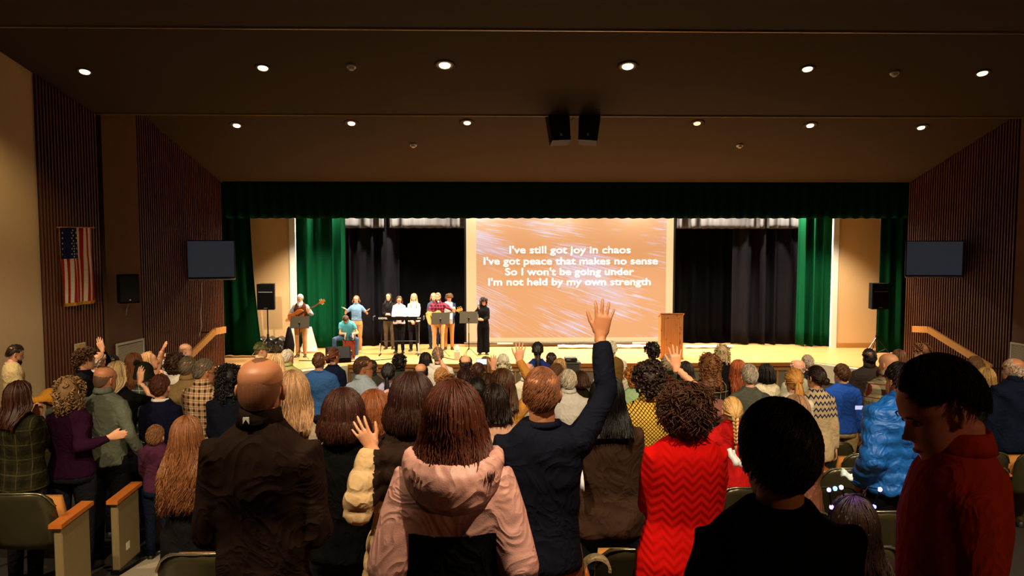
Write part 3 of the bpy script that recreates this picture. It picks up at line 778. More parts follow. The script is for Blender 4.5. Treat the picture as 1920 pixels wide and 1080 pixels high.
def person(label, px, py, d, sex='m', H=None, stage=False, rot=0, look=(0, 0), w=1.0, sk='fair', hr=None, top=('sweater', '#444444'), bot='#1c1c22', shoe='#151515', L='front', Rr='front', sleeve=1.0, lod=None, x=None, group=None, lean=0, sit=None, skirt=False, widelegs=0, **ex):
    NPER[0] += 1; rnd = random.Random(NPER[0] * 17 + 3); seed = NPER[0]
    lod = lod or ('hi' if d < 4.7 else ('mid' if d < 9.5 else 'lo'))
    p = P(px, py, d); z0 = STZ if stage else floor_z(d)
    hth = .016
    h = H or (p.z - z0)
    if not H and not (1.2 < h < 2.0): print('HEIGHT', label, round(h, 2))
    s = h / 1.75 if not ex.get('kid') else h / 1.72
    hs = (.97 if sex == 'f' else 1.0) * (s ** .55 if s < 1 else s ** .5) * ex.get('headk', 1)
    root = thing('person', label, 'person', (p.x if x is None else x, d, z0), R(rot), group)
    RI = Matrix.Rotation(-R(rot), 3, 'Z')
    toloc = lambda q: RI @ (Vector(q) - root.location)
    fem = sex == 'f'; TT = TF if fem else TM
    kind, mspec = top[0], top[1]; to = top[2] if len(top) > 2 else {}
    g = to.get('g', {'tee': .008, 'sweater': .014, 'shirt': .014, 'jacket': .024, 'puffer': .04, 'hoodie': .024, 'vest': .012, 'dress': .012}.get(kind, .012))
    hem = to.get('hem', {'tee': .9, 'sweater': .88, 'shirt': .86, 'jacket': .80, 'puffer': .82, 'hoodie': .86, 'vest': .92, 'dress': .6}.get(kind, .88))
    drop = Vector((0, 0, 0))
    if sit: drop = Vector((0, 0, sit - .93 * s))
    B = Matrix.Translation(drop) @ Matrix.Translation((0, 0, .93 * s)) @ Matrix.Rotation(-R(lean), 4, 'X') @ Matrix.Translation((0, 0, -.93 * s))
    up = lambda z: z + .036 * sm((z - 1.12) / .22)
    def torso(mb, g, lo, hi, n=24, flare=0):
        rs = []; zs = [z for z in np.arange(lo, hi + .001, .04)]
        if zs[-1] < hi - .005: zs.append(hi)
        for z in zs:
            hw, hd, yc = prof(TT, z); k = 1 if z > 1.46 else w; kd = 1 if z > 1.42 else w
            gg = g if z < 1.46 else g * .5
            f = 1 + flare * max(0, .95 - z)
            rs.append([(s * (hw * k + gg) * f * math.copysign(abs(math.cos(q)) ** .85, math.cos(q)), s * (yc + (hd * kd + gg) * f * math.copysign(abs(math.sin(q)) ** .9, math.sin(q))), s * up(z)) for q in [2 * math.pi * j / n for j in range(n)]])
        mb.loft(rs, 0, B)
    # --- arms
    arms = {}
    for sx, spec in ((-1, L), (1, Rr)):
        sh = B @ Vector((sx * s * ((.142 if fem else .163) * (w * .6 + .4)), -.01 * s, 1.402 * s))
        if isinstance(spec, str):
            wr, pole, hk, fw, palm = POSE[spec]; W_ = Vector((sx * wr[0] * (1 if spec == 'front' else w), wr[1] * (w if spec in ('front', 'low') else 1), wr[2])) * s
            W_ = W_ + (drop if sit else Vector())
            pole = (pole[0] * sx, pole[1], pole[2]); fw = (fw[0] * sx, fw[1], fw[2]) if fw else None
        elif spec[0] == 'px':
            W_ = toloc(P(spec[1], spec[2], d + spec[3])); hk = spec[4] if len(spec) > 4 else 'open'; fw = spec[5] if len(spec) > 5 else (0, .1, 1); palm = spec[6] if len(spec) > 6 else 'fwd'; pole = spec[7] if len(spec) > 7 else (sx * .6, -.3, -.8)
        else:
            W_ = Vector(spec[1]); hk = spec[2]; fw = spec[3]; palm = spec[4]; pole = spec[5] if len(spec) > 5 else (sx, -.3, -.7)
        E, W_ = ik(sh, W_, .29 * s, .265 * s, pole)
        if fw is None: fw = W_ - E
        pv = {'in': (-sx, 0, 0), 'fwd': (0, 1, 0), 'back': (0, -1, 0), 'up': (0, 0, 1), 'down': (0, 0, -1)}.get(palm, palm)
        c = B @ Vector((sx * .07 * s, -.01 * s, 1.388 * s))
        pts = [c, sh, sh.lerp(E, .4), sh.lerp(E, .85), E + (E - (sh + W_) / 2).normalized() * .004, E.lerp(W_, .15), E.lerp(W_, .55), W_]
        arms[sx] = (pts, hk, Vector(fw), Vector(pv))
    AR = [(.05 + .0) * s, .058 * s, .050 * s, .043 * s, .041 * s, .041 * s, .036 * s, .027 * s]
    if fem: AR = [a * .88 for a in AR]
    AR = [a * (.7 + .3 * w) for a in AR]
    # --- head placing
    yaw, pit = look
    HM = B @ Matrix.Translation((0, .012 * s, h - HH * hs - .008)) if not sit else B @ Matrix.Translation((0, .012 * s, h - HH * hs))
    HM = HM @ Matrix.Translation((0, -.02, .03)) @ Matrix.Rotation(R(yaw), 4, 'Z') @ Matrix.Rotation(-R(pit), 4, 'X') @ Matrix.Translation((0, .02, -.03)) @ Matrix.Scale(hs, 4)
    sl_ = lambda q: sleeve if not isinstance(sleeve, tuple) else sleeve[0 if q < 0 else 1]
    # --- body: one surface
    mb = MB(); ext = MB(); hero = ex.get('hero')
    torso(mb, -.022, .86, 1.44, 18)
    nk = (.05 if fem else .06) * s; cz = HM @ Vector((0, -.03, .07))
    mb.tube([B @ Vector((0, -.012 * s, 1.38 * s)), B @ Vector((0, -.012 * s, 1.46 * s)), cz.lerp(B @ Vector((0, -.012 * s, 1.46 * s)), .4), cz], [nk * .9, nk * 1.0, nk, nk * .96], 14)
    for sx, (pts, hk, fw, pv) in arms.items():
        mb.tube(pts, [a * (.72 if i < 4 and sl_(sx) > .4 else 1) for i, a in enumerate(AR)], 12); put_hand(mb if hero else ext, hk, 'hi' if (lod == 'hi' and not isinstance(L if sx < 0 else Rr, str)) or hero or ex.get('hihand') else 'lo', pts[-1], fw, pv, sx, s ** .8 * (.9 if fem else 1), 0)
    nseg = {'hi': (32, 28), 'mid': (22, 18), 'lo': (16, 14)}[lod]
    if stage: nseg = (28, 26)
    head_shape(mb if hero else ext, HM, *((56, 60) if hero else nseg), fem=fem)
    bo = mb.build('body', skin(sk), root)
    queue(bo, .0055 if hero else {'hi': .018, 'mid': .028, 'lo': .034}[lod] if not stage else .022, 2 if hero else 1, None, ext)
    # --- top
    def sleeve_rad(g_, f):
        r = [a + g_ * s * (.6 if i == 0 else 1) for i, a in enumerate(AR)]
        r[-1] = AR[-1] + g_ * s * .8 + .004; r[-2] += .004
        return r
    mt = MB(); torso(mt, g, hem, 1.488 if kind in ('tee', 'sweater', 'dress', 'vest') else 1.495, 26, .5 if kind == 'dress' else to.get('flare', 0))
    if kind != 'vest' or to.get('under'):
        pass
    if kind != 'vest':
        for sx, (pts, hk, fw, pv) in arms.items():
            sl = (sleeve if not isinstance(sleeve, tuple) else sleeve[0 if sx < 0 else 1]); P_, R_ = cutline(pts, sleeve_rad(g, sl), sl)
            mt.tube(P_, R_, 14)
    fin = to.get('fin') or displace(folds(to.get('fold', {'puffer': .008, 'jacket': .011, 'tee': .007, 'shirt': .011}.get(kind, .008)) * s, seed, s))
    if kind == 'puffer' and not to.get('fin'): fin = displace(quilt_disp(s=s))
    tn = {'tee': 'shirt', 'puffer': 'jacket', 'vest': 'vest'}.get(kind, kind)
    vx = {'hi': .012, 'mid': .02, 'lo': .03}[lod]
    if stage: vx = .02
    if to.get('vox'): vx = to['vox']
    mats = [cloth(mspec)] + ([cloth(to['second'])] if to.get('second') else [])
    o = mt.build(tn, mats, root)
    if to.get('region'):
        f0 = fin
        def fin(me, f0=f0):
            f0(me); rg = to['region']
            me.polygons.foreach_set('material_index', [1 if rg(pl.center / s) else 0 for pl in me.polygons])
    queue(o, vx, 3, fin)
    if to.get('under'):       # sleeves under a vest
        mt = MB(); torso(mt, g * .35, .95, 1.485)
        for sx, (pts, hk, fw, pv) in arms.items(): P_, R_ = cutline(pts, sleeve_rad(.012, 1), sleeve); mt.tube(P_, R_, 12)
        queue(mt.build('shirt', cloth(to['under']), root), vx, 2, displace(folds(.004, seed + 50, s)))
    # collar, hood, cuffs
    def ringband(zs, mat, name, n=24, open_=0):
        rs = []
        for (z, rx, ry, yc) in zs: rs.append([B @ Vector((s * rx * math.cos(q), s * (yc + ry * math.sin(q)), s * up(z) - (s * .02 * max(0, math.sin(q))))) for q in [2 * math.pi * j / n for j in range(n)]])
        m_ = MB(); m_.loft(rs, caps=False); o_ = m_.build(name, mat, root, True); sd = o_.modifiers.new('thick', 'SOLIDIFY'); sd.thickness = .004; return o_
    if kind in ('shirt', 'jacket', 'puffer') or to.get('collar'):
        nkx = nk / s; cm = cloth(to.get('collar') or mspec)
        if kind == 'shirt' or to.get('fold_collar'): ringband([(1.478, nkx + .028, nkx + .022, -.01), (1.50, nkx + .024, nkx + .018, -.008), (1.525, nkx + .014, nkx + .012, -.004), (1.53, nkx + .010, nkx + .008, -.004), (1.50, nkx + .006, nkx + .004, -.006)], cm, 'collar')
        else: ringband([(1.475, nkx + .026, nkx + .022, -.008), (1.515, nkx + .015, nkx + .013, -.006), (1.538, nkx + .012, nkx + .010, -.006)], cm, 'collar')
    elif kind in ('tee', 'sweater', 'dress'):
        nkx = nk / s; ringband([(1.462, nkx + .036, nkx + .027, -.01), (1.475, nkx + .027, nkx + .02, -.01), (1.486, nkx + .019, nkx + .014, -.01), (1.48, nkx + .012, nkx + .008, -.01)], cloth(to.get('neck', mspec)), 'neckband')
    if kind == 'hoodie' or ex.get('hood'):
        hm = cloth(ex.get('hood') or mspec); hk_ = ex.get('hoodk', 1.0); m_ = MB(); rs = []
        for i in range(13):
            t = i / 12; q = R(-200 + 220 * t); ca, sa = math.cos(q), math.sin(q)
            cx, cy, cz_ = .115 * hk_ * ca, -.015 + .085 * hk_ * sa, 1.508 - .018 * hk_ * (-sa if sa < 0 else 0)
            rr = (.022 + .035 * max(0, -sa)) * hk_; sag = .05 * max(0, -sa) * hk_
            rs.append([(cx * s + rr * s * math.cos(u) * ca * .9, cy * s + rr * s * math.cos(u) * sa * .9, (cz_ - sag + rr * (1.25 if sa < 0 else 1) * math.sin(u)) * s) for u in [2 * math.pi * j / 10 for j in range(10)]])
        m_.loft(rs, 0, B); queue(m_.build('hood', hm, root), .009 if lod == 'hi' else .016, 3, displace(folds(.008, seed + 9, s)))
    # --- trousers, legs
    gl = .016 if not skirt else 0; ml = MB(); bz = 1.0
    if sit:
        hipz = sit + .0
        for sx in (-1, 1):
            k_ = Vector((sx * .33, .40 * s, sit + .02)); a_ = Vector((sx * .30, .38 * s, .10))
            ml.tube([Vector((sx * .09, 0, sit + .05)), Vector((sx * .15, .2 * s, sit + .05)), k_, (k_ + a_) / 2, a_], [.105, .095, .075, .07, .06], 12)
        ml.ball((0, 0, sit + .06), (.19, .15, .12))
        feet = [Vector((sx * .30, .40 * s, 0)) for sx in (-1, 1)]
    else:
        for sx in (-1, 1):
            ml.tube([Vector((sx * .085, 0, .93)) * s, Vector((sx * .098 * w, 0, .8)) * s, Vector((sx * .10 * w, .015, .5)) * s, Vector((sx * .10 * w, 0, .28)) * s, Vector((sx * .10 * w, -.01, .055)) * s], [(.10 * w) * s, .097 * w * s, (.068 + widelegs * .4) * s, (.062 + widelegs * .8) * s, (.055 + widelegs) * s], 12)
        torso(ml, .004, .84, 1.0, 16); feet = [Vector((sx * .10 * w * s, 0, 0)) for sx in (-1, 1)]
    lo = ml.build('trousers', cloth(bot), root, True)
    if lod == 'hi' or stage: queue(lo, .022, 2, displace(folds(.006, seed + 30, s)))
    for k, f in enumerate(feet):
        o_ = bpy.data.objects.new('shoe', shoe_mesh(shoe)); COL.objects.link(o_); o_.parent = root; o_.location = f; o_.rotation_euler = (0, 0, R(10 if k == 0 else -10)); o_.scale = (s, s, s)
    # --- hair
    if hr:
        st, hc = hr[0], hr[1]; kw = dict(hr[2]) if len(hr) > 2 else {}
        mh = MB(); hd_ = prof(TT, 1.3)[1] * w
        kw.setdefault('back', (hd_ * s + g) / hs * (1.0 if st != 'half' else 1.0))
        hair(mh, st, HM, rnd, lod, **kw)
        mh.build('hair', [hairmat(hc), hairmat(hc, 1.5)], root, True)
    # --- worn things and faces
    hp_ = lambda v: HM @ Vector(v)
    if ex.get('glasses'):
        m_ = MB()
        for sx in (-1, 1):
            m_.tube([hp_((sx * .031 + .021 * math.cos(q), .094, .12 + .015 * math.sin(q))) for q in [2 * math.pi * k / 10 for k in range(11)]], .0017, 5)
            m_.tube([hp_((sx * .052, .092, .122)), hp_((sx * .074, .06, .124)), hp_((sx * .077, -.005, .125))], .0017, 5)
        m_.tube([hp_((-.01, .098, .122)), hp_((.01, .098, .122))], .0017, 5); m_.build('glasses', plain('#15110f', .3), root)
    if ex.get('face') or stage:
        for sx in (-1, 1):
            m_ = MB(); m_.ball((sx * .031, .074, .119), (.0125, .0105, .008), 12, 8, 0, HM); m_.ball((sx * .031, .0815, .119), (.0055, .004, .0055), 8, 6, 1, HM); m_.build('eye', [plain('#ddd6cc' if stage else '#6a3a2c', .5), plain('#20140c', .2)], root, True)
            m_ = MB(); m_.tube([hp_((sx * .014, .0955, .137)), hp_((sx * .032, .092, .142)), hp_((sx * .05, .078, .136))], [.002, .003, .0015], 5, flat=.6); m_.build('eyebrow', hairmat(hr[1] if hr else '#3a2a1c'), root)
        m_ = MB(); m_.tube([hp_((-.024, .083, .042)), hp_((-.01, .0925, .0435)), hp_((0, .0935, .042)), hp_((.01, .0925, .0435)), hp_((.024, .083, .042))], [.001, .0045, .005, .0045, .001], 6); m_.build('lips', plain('#b05a4c', .4), root, True)
    if ex.get('beard'):
        bc, bl = ex['beard']; m_ = MB()
        for _ in range(150 if stage else 90):
            a = R(rnd.uniform(-82, 82)); t = rnd.uniform(.02, .3 - .1 * math.cos(a) * (abs(a) < R(35))); yf, yb, hw = prof(HP, t)
            q = Vector((hw * math.sin(a) * 1.02, .01 + (yf - .01) * math.cos(a) ** .8 + .003, t * HH)); out = Vector((math.sin(a) * .25, .5 * math.cos(a), -1)).normalized()
            m_.tube([hp_(q), hp_(q + out * bl * .5 + Vector((0, .004, 0))), hp_(q + out * bl)], [.009, .008, .002], 4, flat=.6)
        m_.build('beard', hairmat(bc), root, True)
    if ex.get('cap'):
        cm = cloth(ex['cap']); m_ = MB(); rows = []
        for i in range(9): rows.append([hp_(hp(a, max(.04, R(80) * i / 8), .02)) for a in [2 * math.pi * j / 24 for j in range(24)]])
        m_.loft(rows, 0, None, caps=False)
        top_, bot_ = [], []
        for i in range(9):
            a = R(-62 + 124 * i / 8); e = hp(a, R(78), .018); o_ = e + Vector((math.sin(a) * .01, .075 * math.cos(a * 1.2), -.012)); top_.append(e); bot_.append(o_)
        m_.loft([[hp_(q) for q in top_], [hp_(q + Vector((0, 0, .004))) for q in bot_], [hp_(q - Vector((0, 0, .004))) for q in bot_], [hp_(q - Vector((0, 0, .006))) for q in top_]], 0, None, caps=False, closed=False)
        m_.ball(hp_((0, -.008, HCz + .145)), .008, 8, 6); m_.build('cap', cm, root, True)
    if ex.get('beanie'):
        cm = cloth(ex['beanie']); m_ = MB(); rows = []
        for i in range(11):
            p_ = max(.05, R(100) * i / 10); rows.append([hp_(hp(a, p_, .022 + (.008 if i > 8 else 0) + .0025 * math.sin(a * 18) + (.02 * math.cos(p_) if p_ < 1.2 else 0))) for a in [2 * math.pi * j / 54 for j in range(54)]])
        m_.loft(rows, 0, None, caps=False); m_.build('beanie', cm, root, True)
        m_ = MB()
        for _ in range(60):
            v_ = Vector((rnd.gauss(0, 1), rnd.gauss(0, 1), rnd.gauss(0, 1))).normalized(); c_ = Vector((-.05, -.055, .27)); m_.tube([hp_(c_), hp_(c_ + v_ * .038)], [.012, .004], 4)
        m_.build('pompom', cm, root, True)
    if ex.get('hairclip'):
        m_ = MB(); m_.ball(hp_((0, -.125, .16)), (.02, .008, .012)); m_.build('hair_clip', plain('#d8c8a0', .3, .5), root, True)
    root['s_'] = s; root['hs_'] = hs
    root_info[root.name] = (HM.copy(), s, B.copy(), arms)
    return root
root_info = {}

# ---------------------------------------------------------------- seats
def make_seat():
    M_SB = plain('#45402a', .28, .4, noisy=.25, scale=9); M_RIM = plain('#8d8770', .25, .8); M_TAN = plain('#c2803a', .85, noisy=.1, scale=60, bump=.1); M_ARM = wood('#a8571d', '#c87430', .4, (1, 8, 1), 8, 'armrest_wood'); M_STD = plain('#2a2820', .5, .4)
    r = thing('auditorium_seat', 'dark olive folding auditorium seat with the pan tipped up', 'seat')
    def shell(off, th, z0, z1, hw0, mat, name, topround=.1):
        m = MB(); rs = []
        for k in range(9):
            t = k / 8; z = lerp(z0, z1, t); e = max(0, (z - (z1 - topround)) / topround); b = max(0, ((z0 + .05) - z) / .05)
            hw = hw0 * (1 - .35 * (1 - math.sqrt(max(0, 1 - e * e * .98)))) * (1 - .12 * b); y = off - .10 * t + .02 * (t - .5) ** 2
            cur = lambda x: -.035 * (1 - (x / hw0) ** 2)
            xs = [-hw, -hw * .55, 0, hw * .55, hw]
            rs.append([(x, y + cur(x), z) for x in xs] + [(x, y + th + cur(x), z) for x in reversed(xs)])
        m.loft(rs); return m.build(name, mat, r, True)
    shell(0, .022, .40, .83, .238, M_SB, 'back_shell', .12)
    shell(.024, .045, .44, .79, .215, M_TAN, 'back_cushion', .12)
    m = MB(); hw = .238; cur = lambda x: -.035 * (1 - (x / .238) ** 2)
    pts = []
    for k in range(15):
        u = -1 + 2 * k / 14; x = u * .245
        z = .833 - .11 * abs(u) ** 6; y = -.10 + cur(x) + .01 + (0.02 if abs(u) > .95 else 0); pts.append((x * (1 - .0 * u), y, z))
    m.tube(pts, .008, 6); m.build('metal_rim', M_RIM, r, True)
    m = MB(); m.loft([[(-.2, .1 + .0, .42), (.2, .1, .42), (.2, .17, .40), (-.2, .17, .40)], [(-.22, .07, .55), (.22, .07, .55), (.22, .15, .55), (-.22, .15, .55)], [(-.2, .06, .74), (.2, .06, .74), (.2, .11, .75), (-.2, .11, .75)]]); m.build('seat_pan', M_TAN, r, True)
    for sx in (-1,):
        m = MB(); x = sx * .27; m.box(x - .022, x + .022, -.02, .03, .0, .55, bev=.004); m.box(x - .02, x + .02, .0, .30, .54, .575, bev=.006); m.box(x - .03, x + .03, -.06, .12, 0, .02); m.build('stand', M_STD, r)
        m = MB(); m.box(x - .03, x + .03, -.04, .33, .575, .60, bev=.008); m.build('armrest', M_ARM, r)
    return r
def end_panel(loc, label, plate=None):
    r = thing('row_end_panel', label, 'seat end', loc)
    m = MB(); m.box(-.035, .035, -.16, .26, .0, .06); m.build('foot', M_BLACKM, r)
    m = MB(); m.box(-.03, .03, -.14, .24, .05, .60, bev=.008); m.build('side_panel', plain('#7d6c48', .6, noisy=.1, scale=40, bump=.1), r)
    m = MB(); m.loft([[(-.045, -.17, .60), (.045, -.17, .60), (.045, -.17, .63), (-.045, -.17, .63)], [(-.045, .28, .615), (.045, .28, .615), (.045, .28, .645), (-.045, .28, .645)]]); m.build('armrest', wood('#a8571d', '#c87430', .4, (1, 8, 1), 8, 'armrest_wood'), r)
    if plate:
        m = MB(); m.box(.031, .034, -.02, .04, .17, .23) if plate == 'plate' else None
        if plate == 'plate': m.build('number_plate', plain('#e8dcc0', .5), r)
        else: text_obj(plate, .09, (.034, .02, .15), (R(90), 0, R(90)), plain('#d8c8a0', .5), r, 'row_letter', .002)
    return r
def text_obj(s, size, loc, rot, mat, parent=None, name='lettering', depth=.002, width=None, bold=0):
    c = bpy.data.curves.new(name, 'FONT'); c.body = s; c.size = size; c.extrude = depth; c.align_x = 'CENTER'; c.align_y = 'CENTER'; c.offset = bold; c.resolution_u = 3
    o = bpy.data.objects.new(name, c); COL.objects.link(o)
    dg = bpy.context.evaluated_depsgraph_get(); me = bpy.data.meshes.new_from_object(o.evaluated_get(dg)); bpy.data.objects.remove(o); bpy.data.curves.remove(c)
    if width:
        xs = [v.co.x for v in me.vertices]; k = width / (max(xs) - min(xs)); me.transform(Matrix.Diagonal((k, 1, 1, 1)))
    me.materials.clear(); me.materials.append(mat); o = bpy.data.objects.new(name, me); COL.objects.link(o); o.location = loc; o.rotation_euler = rot
    if parent: o.parent = parent
    return o
# ---------------------------------------------------------------- stage and wall furniture
def build_screen():
    y = 25.25; tl, br = P(872, 398, y), P(1262, 640, y); x0, x1, zt, zb = tl.x, br.x, ZC + 1.25, br.z
    r = thing('projection_screen', 'large lit projection screen with song words over light streaks', 'screen', ((x0 + x1) / 2, y, STZ))
    W_ = (x1 - x0) / 2; Z1, Z0 = zt - STZ, zb - STZ
    m = newmat('projected_picture', rgb('#b89a78'), .7); t = NT(m); v, x, yy, z = t.coords()
    X0 = P(893, 500, y).x - r.location.x; X1 = P(1249, 500, y).x - r.location.x; ZT = P(1000, 405, y).z - STZ; ZB = P(1000, 633, y).z - STZ
    ox, oz = -W_ - 6.0, ZT + .7
    dx = t.math('SUBTRACT', x, ox); dz = t.math('SUBTRACT', oz, z); sl = t.math('DIVIDE', dz, dx)
    cv = t.node('ShaderNodeCombineXYZ'); t.link(t.math('MULTIPLY', dx, .9), cv.inputs[0]); t.link(t.math('MULTIPLY', sl, 190), cv.inputs[1])
    st = t.noise(cv.outputs[0], 1.0, 4, None, .6)
    cv2 = t.node('ShaderNodeCombineXYZ'); t.link(t.math('MULTIPLY', dx, .55), cv2.inputs[0]); t.link(t.math('MULTIPLY', sl, 9), cv2.inputs[1]); cv2.inputs[2].default_value = 3.3
    pa = t.noise(cv2.outputs[0], 1.0, 2)
    def ss(v_, a, b):
        n = t.node('ShaderNodeMapRange', interpolation_type='SMOOTHSTEP'); n.inputs['From Min'].default_value = a; n.inputs['From Max'].default_value = b; t.link(v_, n.inputs['Value']); return n.outputs[0]
    f = t.math('MULTIPLY', ss(st, .50, .64), ss(pa, .38, .56))
    f = t.math('ADD', f, t.math('MULTIPLY', ss(pa, .50, .72), .5)); sp = t.math('GREATER_THAN', t.noise(v, 34, 1), .74); f = t.math('MINIMUM', t.math('ADD', f, t.math('MULTIPLY', t.math('MULTIPLY', sp, ss(pa, .4, .6)), .5)), 1)
    ins = t.math('MULTIPLY', t.math('MULTIPLY', t.math('GREATER_THAN', x, X0), t.math('LESS_THAN', x, X1)), t.math('MULTIPLY', t.math('GREATER_THAN', z, ZB), t.math('LESS_THAN', z, ZT)))
    f = t.math('MULTIPLY', f, ins)
    base = t.mix(ins, rgb('#f6c88c'), rgb('#d89058'))
    tint = t.mix(t.noise(v, .8, 1), rgb('#d8e6f4'), rgb('#c4c2ff'))
    col = t.mix(t.math('MULTIPLY', f, .78), base, tint)
    ye = t.math('MULTIPLY', t.math('GREATER_THAN', t.noise(v, 5, 2), .72), t.math('MULTIPLY', f, .8)); col = t.mix(ye, col, rgb('#d8c850'))
    t.link(col, t.b.inputs['Emission Color']); t.b.inputs['Emission Strength'].default_value = .95
    t.b.inputs['Base Color'].default_value = (.05, .04, .03, 1)
    q = MB(); q.box(-W_, W_, 0, .01, Z0, Z1); q.build('screen_fabric', m, r)
    q = MB(); q.box(-W_ - .05, W_ + .05, -.03, .03, Z0 - .07, Z0 - .01, bev=.01); q.build('bottom_bar', plain('#55504a', .4, .5), r)
    for a in (-.62, .68):
        q = MB(); q.box(a * W_ - .25, a * W_ + .25, -.035, .0, Z0 - .065, Z0 - .015); q.build('bar_label', plain('#c9c4b8', .5), r)
    for sx in (-1, 1):
        q = MB(); q.box(sx * W_ - .03, sx * W_ + .03, -.005, .012, Z0, Z1); q.build('black_border', M_BLACK, r)
    WT = emit('#ffffff', 1.15)
    for s_, cy, a, b in (("I've still got joy in chaos", 469, 955, 1182), ("I've got peace that makes no sense", 490, 907, 1233), ("So I won't be going under", 510, 947, 1188), ("I'm not held by my own strength", 529, 916, 1220)):
        p = P((a + b) / 2, cy, y); text_obj(s_, .315, (p.x - r.location.x, -.012, p.z - STZ), (R(90), 0, 0), WT, r, 'lyric_line', .001, (P(b, cy, y) - P(a, cy, y)).x, .0035)
def pa_speaker(px, py0, py1, ybase, d, label, label2):
    c = P(px, (py0 + py1) / 2, d); h = P(px, py0, d).z - P(px, py1, d).z
    r = thing('loudspeaker', label, 'loudspeaker', (c.x, d, c.z - h / 2)); w_ = h * .335
    m = MB(); m.loft([[(-w_, -.17, 0), (w_, -.17, 0), (w_ * .75, .17, 0), (-w_ * .75, .17, 0)], [(-w_, -.17, h), (w_, -.17, h), (w_ * .75, .17, h), (-w_ * .75, .17, h)]]); m.build('cabinet', M_BLACK, r)
    m = MB(); m.box(-w_ * .93, w_ * .93, -.185, -.17, .03 * h, h * .66, bev=.004); m.build('grille', plain('#060607', .8, spec=.1, bump=.3, scale=300), r)
    m = MB(); m.loft([[(-w_ * .8, -.18, h * .70), (w_ * .8, -.18, h * .70), (w_ * .8, -.18, h * .93), (-w_ * .8, -.18, h * .93)], [(-w_ * .4, -.09, h * .76), (w_ * .4, -.09, h * .76), (w_ * .4, -.09, h * .88), (-w_ * .4, -.09, h * .88)]], caps=False); m.box(-w_ * .4, w_ * .4, -.09, -.085, h * .76, h * .88); m.build('horn', plain('#1a1a1c', .4), r)
    m = MB(); m.loft([[(-w_ * .82, -.186, h * .685), (w_ * .82, -.186, h * .685), (w_ * .55, -.15, h * .73), (-w_ * .55, -.15, h * .73)], [(-w_ * .82, -.186, h * .68), (w_ * .82, -.186, h * .68), (w_ * .55, -.15, h * .725), (-w_ * .55, -.15, h * .725)]]); m.build('horn_lip', plain('#c9bfae', .35, .3), r)
    m = MB(); m.box(-.05, .05, -.19, -.186, h * .06, h * .075); m.build('badge', plain('#c0b090', .4, .5), r)
    s = thing('speaker_stand', label2, 'stand', (c.x, d, STZ)); H = c.z - h / 2 - STZ
    m = MB(); m.tube([(0, 0, .12), (0, 0, H)], .019); m.build('pole', M_BLACKM, s)
    m = MB(); m.tube([(0, 0, .55), (0, 0, .68)], .035); m.build('collar', M_BLACKM, s)
    for k in range(3):
        a = R(200 + 120 * k); e = Vector((.52 * math.cos(a), .52 * math.sin(a), .015)); m = MB(); m.tube([(0, 0, .62), e], .013); m.tube([(0, 0, .15), e * .5 + Vector((0, 0, .30))], .008); m.build('leg', M_BLACKM if k else M_CHROME, s)
def music_stand(px, py, d, wpx, label):
    c = P(px, py, d); H = c.z - STZ; r = thing('music_stand', label, 'music stand', (c.x, d, STZ)); hw = wpx / 2 * d / FPX
    m = MB(); hh = .165
    m.loft([[(-hw, -.06, H - hh), (hw, -.06, H - hh), (hw, -.05, H - hh), (-hw, -.05, H - hh)], [(-hw * .97, .06, H + hh), (hw * .97, .06, H + hh), (hw * .97, .07, H + hh), (-hw * .97, .07, H + hh)]]); m.build('desk', plain('#33280f', .5, .2), r)
    m = MB(); m.box(-hw, hw, -.05, .03, H - hh - .008, H - hh + .004); m.build('ledge', plain('#33280f', .5, .2), r)
    m = MB(); m.ball((0, -.07, H - .03), (.03, .03, .045)); m.build('clamp', M_BLACKM, r)
    m = MB(); m.tube([(0, -.06, .25), (0, -.04, H - .05)], .009); m.tube([(0, -.06, .2), (0, -.06, .7)], .014); m.build('pole', M_BLACKM, r)
    for k in range(3):
        a = R(90 + 120 * k + 20); m = MB(); m.tube([(0, -.06, .27), (.28 * math.cos(a), -.06 + .28 * math.sin(a), .01)], .008); m.build('leg', M_BLACKM, r)
def mic_stand(base, tipw, label, clipw=None):
    r = thing('microphone_stand', label, 'mic stand', base); t = Vector(tipw) - Vector(base)
    m = MB(); m.loft([[(.14 * math.cos(a), .14 * math.sin(a), z) for a in [2 * math.pi * k / 20 for k in range(20)]] for z in (0, .02)]); m.tube([(0, 0, .02), (0, 0, .05)], .025); m.build('round_base', M_CHROME, r)
    m = MB(); m.tube([(0, 0, .03), (0, 0, t.z * .62)], .010); m.build('pole', M_CHROME, r)
    k = Vector((0, 0, t.z * .62)); e = t + (k - t).normalized() * .14
    m = MB(); m.tube([k - (t - k) * .15, e], .006); m.ball(k, .025); m.build('boom', M_BLACKM, r)
    m = MB(); m.tube([e, t], [.012, .016]); m.build('microphone', M_BLACKM, r); m = MB(); m.ball(t, .03); m.build('mic_grille', plain('#c8c8c8', .3, .7), r)
    return r
